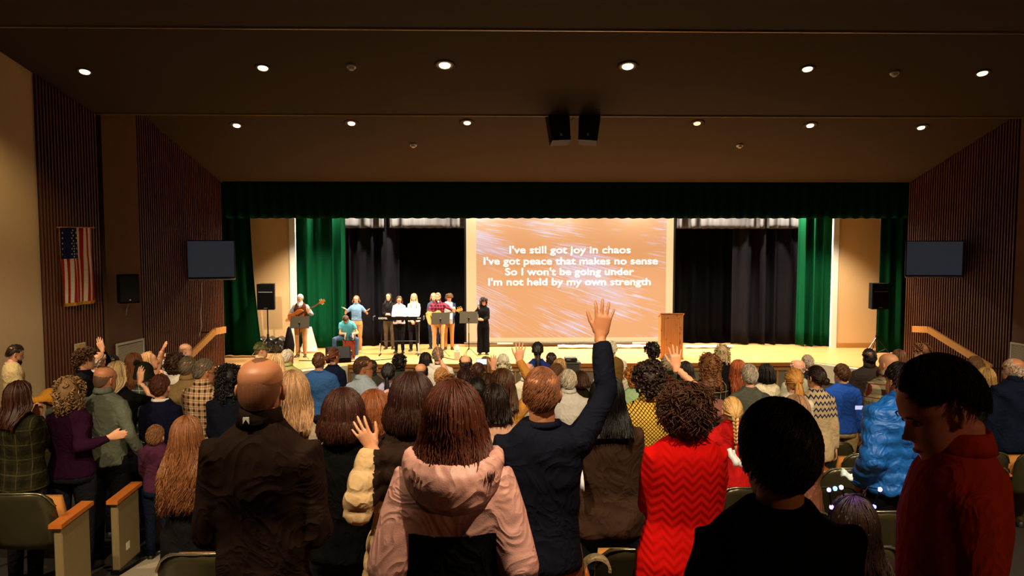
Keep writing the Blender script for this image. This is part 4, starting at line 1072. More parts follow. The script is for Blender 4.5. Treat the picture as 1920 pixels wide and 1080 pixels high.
def guitar(label, M, body, top_c, bass=False):
    """neck along +z, face towards -y"""
    r = thing('bass_guitar' if bass else 'acoustic_guitar', label, 'guitar'); r.matrix_world = M
    prof_ = [(-.24, .10), (-.22, .165), (-.15, .195), (-.06, .16), (0, .125), (.07, .13), (.14, .145), (.20, .12), (.235, .05)] if not bass else [(-.2, .06), (-.17, .14), (-.08, .165), (0, .12), (.08, .13), (.17, .15), (.24, .11), (.29, .045)]
    dep = .05 if not bass else .022; pts = [(hw, z) for z, hw in prof_]; out = []
    n = len(pts)
    for hw, z in pts: out.append((hw, z))
    for hw, z in reversed(pts): out.append((-hw, z + (.05 if bass and z > .2 else 0)))
    m = MB(); m.loft([[(x * .96, -dep, z) for x, z in out], [(x, -dep + .008, z) for x, z in out], [(x, dep - .008, z) for x, z in out], [(x * .96, dep, z) for x, z in out]]); o = m.build('guitar_body', [body], r)
    if not bass:
        m = MB(); m.loft([[(x * .93, -dep - .002, z * .96) for x, z in out], [(x * .93, -dep + .001, z * .96) for x, z in out]]); m.build('soundboard', top_c, r)
        m = MB(); m.loft([[(.048 * math.cos(a), y_, .06 + .048 * math.sin(a)) for a in [2 * math.pi * k / 18 for k in range(18)]] for y_ in (-dep - .004, -dep - .001)]); m.build('sound_hole', M_BLACK, r)
        m = MB(); m.box(-.07, .07, -dep - .014, -dep - .002, -.115, -.09, bev=.003); m.build('bridge', plain('#2a1608', .5), r)
    else:
        for z in (-.05, .06): m = MB(); m.box(-.05, .05, -dep - .012, -dep, z, z + .03, bev=.003); m.build('pickup', M_BLACK, r)
        m = MB(); m.box(-.04, .04, -dep - .014, -dep, -.13, -.09, bev=.003); m.build('bridge', M_CHROME, r)
    nl = .68 if not bass else .88
    m = MB(); m.loft([[(-.028, -dep - .008, .1), (.028, -dep - .008, .1), (.024, -dep + .014, .1), (-.024, -dep + .014, .1)], [(-.022, -dep - .008, nl), (.022, -dep - .008, nl), (.018, -dep + .01, nl), (-.018, -dep + .01, nl)]]); m.build('neck', plain('#3a2212', .4), r)
    m = MB(); m.loft([[(-.022, -dep - .004, nl), (.022, -dep - .004, nl), (.022, -dep + .01, nl), (-.022, -dep + .01, nl)], [(-.042, -dep, nl + .05), (.042, -dep, nl + .05), (.042, -dep + .014, nl + .05), (-.042, -dep + .014, nl + .05)], [(-.035, -dep + .01, nl + .19), (.035, -dep + .01, nl + .19), (.035, -dep + .024, nl + .19), (-.035, -dep + .024, nl + .19)]]); m.build('headstock', body, r)
    for k in range(2 if bass else 3):
        for sx in (-1, 1):
            m = MB(); z = nl + .06 + .05 * k; m.tube([(sx * .035, -dep + .008, z), (sx * .062, -dep + .008, z)], .005, 6); m.ball((sx * .07, -dep + .008, z), (.014, .007, .011), 8, 6); m.build('tuning_peg', plain('#d8b050', .3, .8), r)
    m = MB()
    for k in range(4 if bass else 6):
        x = lerp(-.016, .016, k / (3 if bass else 5)); m.tube([(x, -dep - .015, -.1), (x * .8, -dep - .011, nl)], .0012, 3)
    tag(m.build('strings', M_CHROME, r), kind='stuff')
    return r
def keyboard():
    d = 23.6; a, b = P(702, 596, d), P(794, 596, d); cx = (a.x + b.x) / 2; hw = (b.x - a.x) / 2; z = a.z - STZ
    r = thing('stage_keyboard', 'long black stage keyboard with its back to the hall', 'keyboard', (cx, d, a.z))
    m = MB(); m.loft([[(-hw, -.14, -.06), (hw, -.14, -.06), (hw, .17, -.06), (-hw, .17, -.06)], [(-hw, -.15, .05), (hw, -.15, .05), (hw, .17, 0), (-hw, .17, 0)]]); m.build('case', M_BLACK, r)
    m = MB(); m.box(-hw - .03, -hw + .01, -.13, .17, -.065, .055, bev=.01); m.build('end_cheek', plain('#3a4048', .5), r); m = MB(); m.box(hw - .01, hw + .02, -.13, .17, -.065, .055, bev=.01); m.build('end_cheek', plain('#3a4048', .5), r)
    m = MB()
    for k in range(52):
        x = -hw + .06 + (2 * hw - .12) * k / 52; m.box(x, x + (2 * hw - .12) / 52 - .002, .02, .165, .02 - .03, .012)
    tag(m.build('keys', M_WHITE, r), kind='stuff')
    text_obj('KURZWEIL', .075, (-hw + .27, -.155, 0), (R(88), 0, 0), plain('#d8d8d0', .5), r, 'maker_lettering', .001, .26, .002)
    text_obj('SP4-8', .05, (hw - .12, -.155, .0), (R(88), 0, 0), plain('#d8d8d0', .5), r, 'model_lettering', .001, .1, .001)
    s = thing('keyboard_stand', 'black folding stand with crossbar under the stage keyboard', 'stand', (cx, d, STZ))
    for sx in (-1, 1):
        x = sx * hw * .72
        m = MB(); m.tube([(x - sx * .05, 0, z - .07), (x + sx * .05, 0, .03)], .018); m.build('leg', M_BLACKM, s)
        m = MB(); m.tube([(x + sx * .04, 0, .35), (x + sx * .05, 0, .05)], .021); m.build('leg_sleeve', plain('#c8c4bc', .4), s)
        m = MB(); m.tube([(x + sx * .05, -.2, .02), (x + sx * .05, .2, .02)], .02); m.build('foot_bar', M_BLACKM, s)
        m = MB(); m.box(x - .03 - sx * .05, x + .03 - sx * .05, -.14, .16, z - .09, z - .065); m.build('support_arm', M_BLACKM, s)
    m = MB(); m.tube([(-hw * .7, 0, .42), (hw * .7, 0, .42)], .015); m.build('crossbar', M_BLACKM, s)
    p = P(757, 584, d + .1); q = thing('sheet_music', 'open white sheet music propped on the stage keyboard', 'sheet music', (p.x, d + .08, a.z + .045))
    for sx in (-1, 1):
        m = MB(); m.loft([[(0, 0, 0), (sx * .28, .02, 0), (sx * .28, .024, 0), (0, .004, 0)], [(0, .06, .24), (sx * .28, .08, .24), (sx * .28, .084, .24), (0, .064, .24)]]); o = m.build('page', plain('#fbf3e4', .7, noisy=.02), q)
        m = MB()
        for k in range(6): m.box(sx * .14 - .1, sx * .14 + .1, .004 + .0105 * k, .006 + .0105 * k, .04 + .032 * k, .046 + .032 * k)
        tag(m.build('stave_lines', plain('#d8b890', .7), q), kind='stuff')
def lectern():
    d = 22.75; a, b = P(1237, 590, d), P(1281, 590, d); hw = (b.x - a.x) / 2 * .93; H = P(1258, 586, d).z - STZ; KW = knot_wood()
    r = thing('lectern', 'tall knotty wood lectern standing right of the screen', 'lectern', ((a.x + b.x) / 2, d + .1, STZ), R(-4))
    m = MB(); m.loft([[(-hw, -.25, 0), (hw, -.25, 0), (hw, .25, 0), (-hw, .25, 0)], [(-hw, -.25, H - .03), (hw, -.25, H - .03), (hw, .25, H - .16), (-hw, .25, H - .16)]]); m.build('cabinet', KW, r)
    for (x0, x1, z0, z1) in ((-hw, -hw + .10, .02, H - .05), (hw - .10, hw, .02, H - .05), (-hw + .1, hw - .1, .02, .13), (-hw + .1, hw - .1, H - .15, H - .05)):
        m = MB(); m.box(x0, x1, -.272, -.25, z0, z1, bev=.005); m.build('front_rail' if x1 - x0 > .2 else 'front_stile', KW, r)
    m = MB(); zi, zo = .15, H - .17; xi = hw - .12
    for (x0, x1, z0, z1) in ((-xi, xi, zi, zi + .015), (-xi, xi, zo - .015, zo), (-xi, -xi + .015, zi, zo), (xi - .015, xi, zi, zo)): m.box(x0, x1, -.268, -.25, z0, z1)
    m.build('panel_moulding', wood('#c4823c', '#e0a860', .4), r)
    m = MB(); m.loft([[(-hw - .03, -.29, H - .03), (hw + .03, -.29, H - .03), (hw + .03, .28, H - .17), (-hw - .03, .28, H - .17)], [(-hw - .03, -.29, H), (hw + .03, -.29, H), (hw + .03, .28, H - .14), (-hw - .03, .28, H - .14)]]); m.build('top', KW, r)
    m = MB(); m.box(-hw - .025, hw + .025, -.28, .27, 0, .07, bev=.008); m.build('plinth', KW, r)
def tv(px0, px1, py0, py1, d, rz, label):
    c = P((px0 + px1) / 2, (py0 + py1) / 2, d); hw = (px1 - px0) / 2 * d / FPX / math.cos(R(rz)); hh = (py1 - py0) / 2 * d / FPX
    r = thing('wall_television', label, 'television', (c.x, d, c.z), R(rz))
    m = MB(); m.box(-hw, hw, -.03, .04, -hh, hh, bev=.012); m.build('casing', M_BLACK, r)
    m = MB(); m.box(-hw + .02, hw - .02, -.035, -.028, -hh + .05, hh - .02); m.build('display', emit('#34363e', .5), r)
    m = MB(); m.box(-hw, hw, -.045, -.02, -hh - .02, -hh + .02, bev=.006); m.build('silver_edge', plain('#d8d2c8', .3, .6), r)
    m = MB(); m.box(-.06, .06, .04, .5, -.06, .06); m.box(-.25, .25, .04, .07, -.2, .2); m.build('wall_bracket', M_BLACKM, r); return r
def on_wall(px, side, off):
    """where the side wall, off metres in front of it, meets that picture column"""
    best = None
    for k in range(900):
        y = 15 + 7.4 * k / 899; X = wall_x(y, side) - off * side; e = abs(P(px, 540, y).x - X)
        if best is None or e < best[0]: best = (e, Vector((X, y, 0)))
    return best[1]
def flag():
    X0, X1 = on_wall(119, -1, .10), on_wall(175, -1, .10); zt, zb = P(119, 427, X0.y).z, P(119, 573, X0.y).z; W_ = (X1 - X0).length; Hh = zt - zb
    r = thing('hanging_flag', 'American flag with gold fringe hanging upright on the slat wall', 'flag', (X0.x, X0.y, zb), math.atan2(X1.y - X0.y, X1.x - X0.x))
    RED, WH, BL = cloth('#b02a20'), cloth('#e8d8c0'), cloth('#16204a')
    n = 13; nz = 16
    wv = lambda x, z: .03 * math.sin(x * 14 + .8 * z) + .012 * math.sin(x * 33 + 2 * z)
    def strip(a, b, z0, z1, mat, name):
        m = MB(); m.loft([[(lerp(a, b, j / 2) + .02 * math.sin(3 * z) * (1 if z < Hh * .6 else 0), wv(lerp(a, b, j / 2), z), z) for j in range(3)] for z in [lerp(z0, z1, i / nz) for i in range(nz + 1)]], caps=False, closed=False); return m.build(name, mat, r, True)
    cw = 7 / 13 * W_; cz = Hh * .6
    for i in range(13):
        a, b = W_ * i / 13, W_ * (i + 1) / 13
        strip(a, b, .03, cz if i < 7 else Hh, RED if i % 2 == 0 else WH, 'stripe')
    cn = strip(0, cw, cz, Hh, BL, 'canton')
    m = MB()
    for i in range(11):
        for j in range(5 if i % 2 else 4 + 0):
            x = cw * ((j + (.5 if i % 2 else 1.0)) / 5); z = cz + (Hh - cz) * (i + .7) / 11.6; y = wv(x, z) - .004
            pts = [(x + (.024 if k % 2 == 0 else .010) * math.sin(k * math.pi / 5), y, z + (.024 if k % 2 == 0 else .010) * math.cos(k * math.pi / 5)) for k in range(10)]
            m.add([(x, y - .001, z)] + pts, [(0, k + 1, (k + 1) % 10 + 1) for k in range(10)])
    tag(m.build('star', WH, cn), kind='stuff')
    FR = cloth('#c8902c')
    m = MB(); m.loft([[(lerp(0, W_, j / 12), wv(lerp(0, W_, j / 12), .03), z) for j in range(13)] for z in (-.03, .035)], caps=False, closed=False); m.build('fringe', FR, r)
    for x in (-.03, W_): m = MB(); m.loft([[(x, wv(x, z), z), (x + .03, wv(x + .03, z), z)] for z in [Hh * k / 10 for k in range(11)]], caps=False, closed=False); m.build('fringe', FR, r)
    m = MB(); m.tube([(-.14, -.005, Hh + .01), (W_ + .1, -.005, Hh + .01)], .012); m.build('flag_rod', plain('#b0752c', .4), r)
def wedge(px, py, d, label):
    p = P(px, py, d); r = thing('monitor_wedge', label, 'monitor speaker', (p.x, d, STZ), R(195))
    m = MB(); m.loft([[(x, -.26, .0), (x, .22, .0), (x, .24, .12), (x, .0, .42), (x, -.2, .40)] for x in (-.34, .34)]); m.build('cabinet', plain('#0c0c0d', .8, spec=.1), r)
    m = MB(); m.loft([[(x, .245, .13), (x, .012, .425), (x, .022, .432), (x, .255, .137)] for x in (-.3, .3)]); m.build('grille', M_BLACK, r)
def handrail(pts, label):
    r = thing('handrail', label, 'handrail', pts[0]); o = Vector(pts[0]); q = [Vector(p) - o for p in pts]; W2 = wood('#b0742e', '#cf9448', .45, (6, 1, 1), 6, 'rail_wood')
    for a, b in zip(q, q[1:]):
        m = MB(); t = (b - a).normalized(); up = Vector((0, 0, 1)); sd = t.cross(up).normalized(); u = sd.cross(t)
        m.loft([[c + sd * i * .03 + u * j * .085 for i, j in ((-1, -1), (1, -1), (1, 1), (-1, 1))] for c in (a, b + t * .0)]); m.build('rail_beam', W2, r)
    for k in range(len(q)):
        m = MB(); sd = -1 if o.x < 0 else 1; m.tube([q[k], q[k] + Vector((sd * .32, 0, -.02))], .015); m.build('rail_bracket', M_BLACKM, r)
def build_props():
    build_screen(); lectern(); keyboard()
    pa_speaker(501, 532, 580, 0, 23.3, 'black loudspeaker on a stand before the left beige wall', 'tripod stand carrying the left stage loudspeaker')
    pa_speaker(1646, 531, 579, 0, 22.6, 'black loudspeaker on a stand before the right green side curtain', 'tripod stand carrying the right stage loudspeaker')
    music_stand(562, 604, 22.9, 36, 'brown music stand in front of the bearded bass player')
    music_stand(826, 597, 23.3, 35, 'brown music stand in front of the acoustic guitarist')
    music_stand(879, 595, 23.3, 35, 'brown music stand beside the woman singing in black')
    mic_stand(P(786, 660, 23.7).xy.to_3d() + Vector((0, 0, STZ)), P(822, 566, 24.05), 'chrome microphone stand with long boom reaching the guitarist')
    b = P(660, 655, 22.9); mic_stand((b.x, 22.85, STZ), (b.x - .05, 23.0, STZ + .22), 'low microphone stand in front of the wooden box drum')
    TVL = tv(348, 437, 451, 523, 20.6, 12, 'blank dark grey television on the left slat wall')
    tv(1698, 1804, 451, 520, 20.2, -4, 'blank dark grey television on the right slat wall')
    flag()
    # small wall speaker, grilles, picture
    q_ = on_wall(240, -1, .42); d = q_.y; p = Vector((q_.x, d, P(240, 541, d).z)); r = thing('wall_loudspeaker', 'black loudspeaker on the brown pilaster', 'loudspeaker', p, R(35))
    m = MB(); m.box(-.21, .21, -.16, .1, -.31, .31, bev=.02); m.build('cabinet', M_BLACK, r); m = MB(); m.box(-.19, .19, -.172, -.16, -.28, .28, bev=.004); m.build('grille', plain('#0a0a0a', .8, bump=.3, scale=200), r)
    m = MB(); m.tube([(0, .05, -.3), (-.02, .12, -.45), (-.03, .16, -.6)], .02); m.build('wall_bracket', M_CHROME, r); m = MB(); m.ball((.0, -.18, -.24), .02, 8, 6); m.build('badge', plain('#c8b890', .4, .5), r)
    def grille(px0, px1, py0, py1, side, label):
        a, b = on_wall(px0, side, .13), on_wall(px1, side, .13); za, zb_ = P(px0, py0, a.y).z, P(px0, py1, a.y).z; w_, h = (b - a).length, za - zb_; c_ = (a + b) / 2
        r = thing('vent_grille', label, 'vent', (c_.x, c_.y, zb_), math.atan2(b.y - a.y, b.x - a.x)); F = plain('#b4ad94', .5)
        for x0, x1, z0, z1 in ((-w_ / 2, w_ / 2, 0, .05), (-w_ / 2, w_ / 2, h - .05, h), (-w_ / 2, -w_ / 2 + .05, .05, h - .05), (w_ / 2 - .05, w_ / 2, .05, h - .05)):
            m = MB(); m.box(x0, x1, -.03, .0, z0, z1, bev=.004); m.build('frame', F, r)
        m = MB(); m.box(-w_ / 2 + .04, w_ / 2 - .04, -.004, 0, .04, h - .04); m.build('back_plate', plain('#5a5546', .7), r)
        n = int((h - .1) / .03)
        for k in range(n): m = MB(); z = .06 + k * .03; m.box(-w_ / 2 + .05, w_ / 2 - .05, -.02, -.012, z, z + .018); m.build('slat', F, r)
    grille(213, 265, 645, 725, -1, 'framed louvred air vent below the brown pilaster speaker')
    grille(1900, 1970, 641, 725, 1, 'framed louvred air vent beside the right slat wall')
    q_ = on_wall(145, -1, .07); p = Vector((q_.x, q_.y, P(145, 656, q_.y).z)); r = thing('framed_picture', 'small framed picture low on the left slat wall', 'picture', p, R(80)); m = MB(); m.box(-.16, .16, -.02, .0, -.14, .14, bev=.004); m.build('frame', plain('#c8c0a8', .5), r); m = MB(); m.box(-.14, .14, -.024, -.02, -.12, .12); m.build('print', plain('#c0a860', .6, noisy=.5, scale=14), r)
    handrail([P(352, 672, 19.8), P(402, 622, 21.0), P(422, 618, 21.8)], 'orange wooden handrail climbing to the left end of the stage')
    handrail([P(1858, 690, 18.5), P(1741, 618, 20.8), P(1712, 617, 21.6)], 'orange wooden handrail climbing to the right end of the stage')
    # cords hanging below the left television
    for pts, lb in (([(346, 525), (347, 560), (350, 590), (348, 604), (351, 616)], 'long white cord looped under the left television'), ([(377, 530), (378, 560), (376, 590), (378, 612), (373, 632)], 'short knotted cord hanging nearer the green curtain')):
        m = MB(); m.tube([P(a, b, 20.6) for a, b in pts], .012, 6); o = m.build('power_cord', plain('#cfc8b8', .5), TVL); o.data.transform(TVL.matrix_basis.inverted())
    # stage floor things
    wedge(634, 655, 22.45, 'black floor monitor wedge facing the bass player')
    d = 23.3; p = P(656, 655, d); r = thing('box_drum', 'reddish wooden box drum under the seated drummer', 'drum', (p.x, d, STZ), R(180)); KW = wood('#8a3414', '#a84a20', .35)
    m = MB(); m.box(-.17, .17, -.16, .14, .02, .5, bev=.012); m.build('drum_body', KW, r); m = MB(); m.box(-.165, .165, .14, .152, .03, .49); m.build('tapa', KW, r)
    for x in (-.13, .13):
        for y in (-.12, .1): m = MB(); m.tube([(x, y, 0), (x, y, .022)], .018); m.build('rubber_foot', M_BLACK, r)
    d = 22.7; p = P(857, 655, d); r = thing('tissue_box', 'white tissue box with tissues pulled up near the stage edge', 'tissue box', (p.x, d, STZ)); m = MB(); m.box(-.085, .085, -.07, .07, 0, .24, bev=.006); m.build('carton', plain('#b9b4a4', .6), r)
    m = MB(); m.loft([[(.05 * math.cos(a) * k, .04 * math.sin(a) * k, z + .02 * math.sin(3 * a)) for a in [2 * math.pi * j / 10 for j in range(10)]] for z, k in ((.22, .6), (.3, 1.2), (.36, 1.0), (.40, .5))]); m.build('tissue', M_WHITE, r, True)
    # soft black cases at the left
    d = 24.25; p = P(514, 655, d); m = MB()
    m.box(-.5, .35, -.2, .3, .02, .45, bev=.05); o = m.build('equipment_case', plain('#17181b', .25, noisy=.2)); o.location = (p.x, d, STZ); tag(o, 'shiny black padded case on the stage below the left loudspeaker', 'case'); queue(o, .03, 2, displace(lambda c, n: .03 * np.sin(c[:, 0] * 22 + 9 * c[:, 2]) * np.sin(c[:, 2] * 17)))
    d = 24.1; p = P(543, 660, d); m = MB(); m.loft([[(.13 * k * math.cos(a), .06 * k * math.sin(a), z) for a in [2 * math.pi * j / 12 for j in range(12)]] for z, k in ((0, 1), (.25, 1.2), (.5, .9), (.75, .45), (.8, .2))]); o = m.build('gig_bag', M_BLACK, None, True); o.location = (p.x, d, STZ); tag(o, 'black upright gig bag just left of the bass player', 'bag')
    d = 24.2; p = P(580, 660, d); r = thing('white_a_shape', 'white A-shaped form behind the bass player', 'board', (p.x, d, STZ), R(10))  # two white tapered leaves leaning together, no set purpose
    for sx in (-1, 1): m = MB(); m.loft([[(-.25, sx * .16, .05), (.25, sx * .16, .05), (.25, sx * .14, .05), (-.25, sx * .14, .05)], [(-.08, .01 * sx, .78), (.08, .01 * sx, .78), (.08, 0, .78), (-.08, 0, .78)]]); m.build('shape_leaf', M_WHITE, r)
    # rolled white cloth on the floor under the screen
    a, b = P(1046, 655, 24.9), P(1233, 655, 24.9); m = MB(); m.loft([[(lerp(a.x, b.x, k / 20), 24.85 + .12 * math.cos(q), STZ + .06 + .05 * math.sin(q) + .012 * math.sin(k * 1.7)) for q in [2 * math.pi * j / 8 for j in range(8)]] for k in range(21)]); tag(m.build('cloth_roll', plain('#f4f0e4', .8, noisy=.1), None, True), 'long white cloth roll on the stage floor below the screen', 'cloth')
    a, b = P(1284, 655, 24.8), P(1372, 657, 24.8); m = MB(); m.loft([[(lerp(a.x, b.x, k / 12), 24.8 + .12 * math.cos(q), STZ + .05 + .045 * math.sin(q) + .012 * math.sin(k * 1.7)) for q in [2 * math.pi * j / 8 for j in range(8)]] for k in range(13)]); tag(m.build('cloth_roll', plain('#f4f0e4', .8, noisy=.1), None, True), 'short white cloth roll on the stage floor right of the lectern', 'cloth')
    # cables
    for i, (pts, lb) in enumerate(((((560, 668, 22.6), (600, 672, 22.4), (655, 672, 22.5), (700, 670, 22.6), (760, 668, 22.9)), 'black cable lying between the box drum and keyboard'), (((790, 664, 23.2), (830, 666, 23.0), (850, 668, 22.8), (880, 664, 23.2)), 'black cable lying near the tissue box'))):
        m = MB(); m.tube([Vector((P(a, b, c).x, c + .15 * math.sin(j * 2), STZ + .012)) for j, (a, b, c) in enumerate(pts)], .011, 6); tag(m.build('cable', M_BLACK), lb, 'cable')
    # projector on its case in front of the stage
    d = 19.2; p = P(1073, 676, d); zt = P(1073, 677, d).z; r = thing('equipment_cart', 'grey framed equipment case standing before the stage', 'cart', (p.x, d, floor_z(d))); H = zt - floor_z(d) 
    m = MB(); m.box(-.19, .19, -.2, .2, H - .04, H, bev=.006); m.build('top', plain('#6f7060', .4, .4), r); m = MB(); m.box(-.15, .15, -.15, .18, .1, H - .05); m.build('case', plain('#3a3a34', .5), r)
    for sx in (-1, 1):
        for sy in (-1, 1): m = MB(); m.tube([(sx * .17, sy * .18, 0), (sx * .17, sy * .18, H - .04)], .016); m.build('post', plain('#8c8c80', .35, .6), r)
    r = thing('projector', 'dark projector resting on the grey case before the stage', 'projector', (p.x - .03, d, zt)); m = MB(); m.box(-.16, .14, -.13, .13, 0.01, .09, bev=.012); m.build('casing', plain('#1c1d1a', .4), r); m = MB(); m.tube([(.06, .12, .05), (.06, .17, .05)], .032, 12); m.build('lens', M_BLACKM, r)
    m = MB(); m.box(-.12, -.02, -.134, -.128, .04, .07); m.build('vent_slots', plain('#8a8a7a', .5), r)
    # ceiling loudspeakers
    for px, rz, lb in ((1047, 6, 'left black loudspeaker hung from the ceiling over the screen'), (1104, -8, 'right black loudspeaker hung from the ceiling over the screen')):
        d = 17.3; p = P(px, 241, d); r = thing('ceiling_loudspeaker', lb, 'loudspeaker', p, 0); r.rotation_euler = (R(-16), R(-3 if px < 1080 else 4), R(rz)); hh = .345; w_ = .235
        m = MB(); m.loft([[(-w_ * .84, -.2, -hh), (w_ * .84, -.2, -hh), (w_ * .84, .16, -hh * .95), (-w_ * .84, .16, -hh * .95)], [(-w_, -.2, hh), (w_, -.2, hh), (w_, .16, hh), (-w_, .16, hh)]]); m.build('cabinet', M_BLACK, r)
        m = MB(); m.loft([[(-w_ * .8, -.215, -hh * .95), (w_ * .8, -.215, -hh * .95), (w_ * .8, -.2, -hh * .95), (-w_ * .8, -.2, -hh * .95)], [(-w_ * .95, -.215, hh * .96), (w_ * .95, -.215, hh * .96), (w_ * .95, -.2, hh * .96), (-w_ * .95, -.2, hh * .96)]]); m.build('grille', plain('#0a0a0b', .75, bump=.3, scale=200), r)
        m = MB(); m.box(-.02, .02, -.222, -.214, -hh * .74, -hh * .58); m.build('badge', plain('#c8c0a0', .4, .4), r)
        for sx in (-1, 1): m = MB(); m.tube([(sx * w_ * .8, 0, hh), (sx * w_ * .8, .05, hh + .3)], .008); m.build('hanging_rod', M_BLACKM, r)
    m = MB(); m.tube([P(1064, 215, 17.25), P(1068, 226, 17.25), P(1073, 224, 17.25), P(1076, 212, 17.25)], .008, 5); tag(m.build('speaker_cable', M_BLACK), 'thin black cable looped between the two ceiling loudspeakers', 'cable')
    # downlights and smoke detectors on the tilted clouds
    def on_cloud(i, px, py):
        (y0, z0), (y1, z1) = CE[i]; best = None
        for k in range(400):
            y = lerp(y0, y1, k / 399); p = P(px, py, y); e = abs(p.z - lerp(z0, z1, k / 399))
            if best is None or e < best[0]: best = (e, p, y)
        return best[1], math.atan2(z1 - z0, y0 - y1)
    def downlight(i, px, py, lb, big, power, rr=.085):
        p, tilt = on_cloud(i, px, py); r = thing('ceiling_downlight', lb, 'downlight', p); r.rotation_euler = (-tilt, 0, 0)
        m = MB(); ring = lambda ra, z: [(ra * math.cos(a), ra * math.sin(a), z) for a in [2 * math.pi * j / 24 for j in range(24)]]
        m.loft([ring(big, .0), ring(big, -.012), ring(big * .93, -.016), ring(rr * 1.1, -.012), ring(rr * 1.05, .03)], caps=False); m.build('trim_ring', M_CEIL, r, True)
        m = MB(); m.loft([ring(rr, -.006), ring(rr * .9, -.012 - .012)], caps=True); m.build('lamp_lens', emit('#ffe0b0', power), r)
        lamp('SPOT', 'downlight_lamp', r.matrix_basis @ Vector((0, 0, -.06)), 26 if power > 4 else 12, WARM, r.matrix_basis @ Vector((0, 0, -1)), spot_size=R(80), spot_blend=.8, shadow_soft_size=.06)
    o1 = ['leftmost', 'second from left', 'centre left', 'centre right', 'second from right', 'rightmost']
    for k, (px, py) in enumerate(((159, 134), (493, 127), (834, 122), (1177, 124), (1514, 129), (1842, 137))): downlight(1, px, py, '%s downlight of the nearer ceiling row' % o1[k], .2 if k in (2, 3) else .15, 14 if k in (2, 3) else 2.4, .105 if k in (2, 3) else .095)
    for k, (px, py) in enumerate(((444, 235), (659, 231), (876, 230), (1307, 231), (1519, 235), (1727, 239))): downlight(0, px, py, '%s downlight of the farther ceiling row' % o1[k], .18, (3.5, 4, 2.2, 1.2, 5, 4)[k])
    for i, px, py, lb in ((1, 659, 124, 'white smoke detector left in the nearer ceiling row'), (1, 1677, 136, 'white smoke detector right in the nearer ceiling row'), (0, 775, 271, 'white smoke detector left on the ceiling over the stage'), (0, 1387, 272, 'white smoke detector right on the ceiling over the stage')):
        p, tilt = on_cloud(i, px, py); r = thing('smoke_detector', lb, 'smoke detector', p); r.rotation_euler = (-tilt, 0, 0)
        ring = lambda ra, z: [(ra * math.cos(a), ra * math.sin(a), z) for a in [2 * math.pi * j / 20 for j in range(20)]]
        m = MB(); m.loft([ring(.09, 0), ring(.085, -.03), ring(.06, -.035)]); m.build('base', M_WHITE, r, True); m = MB(); m.loft([ring(.055, -.035), ring(.05, -.07), ring(.03, -.08)]); m.build('sensor', M_WHITE, r, True)
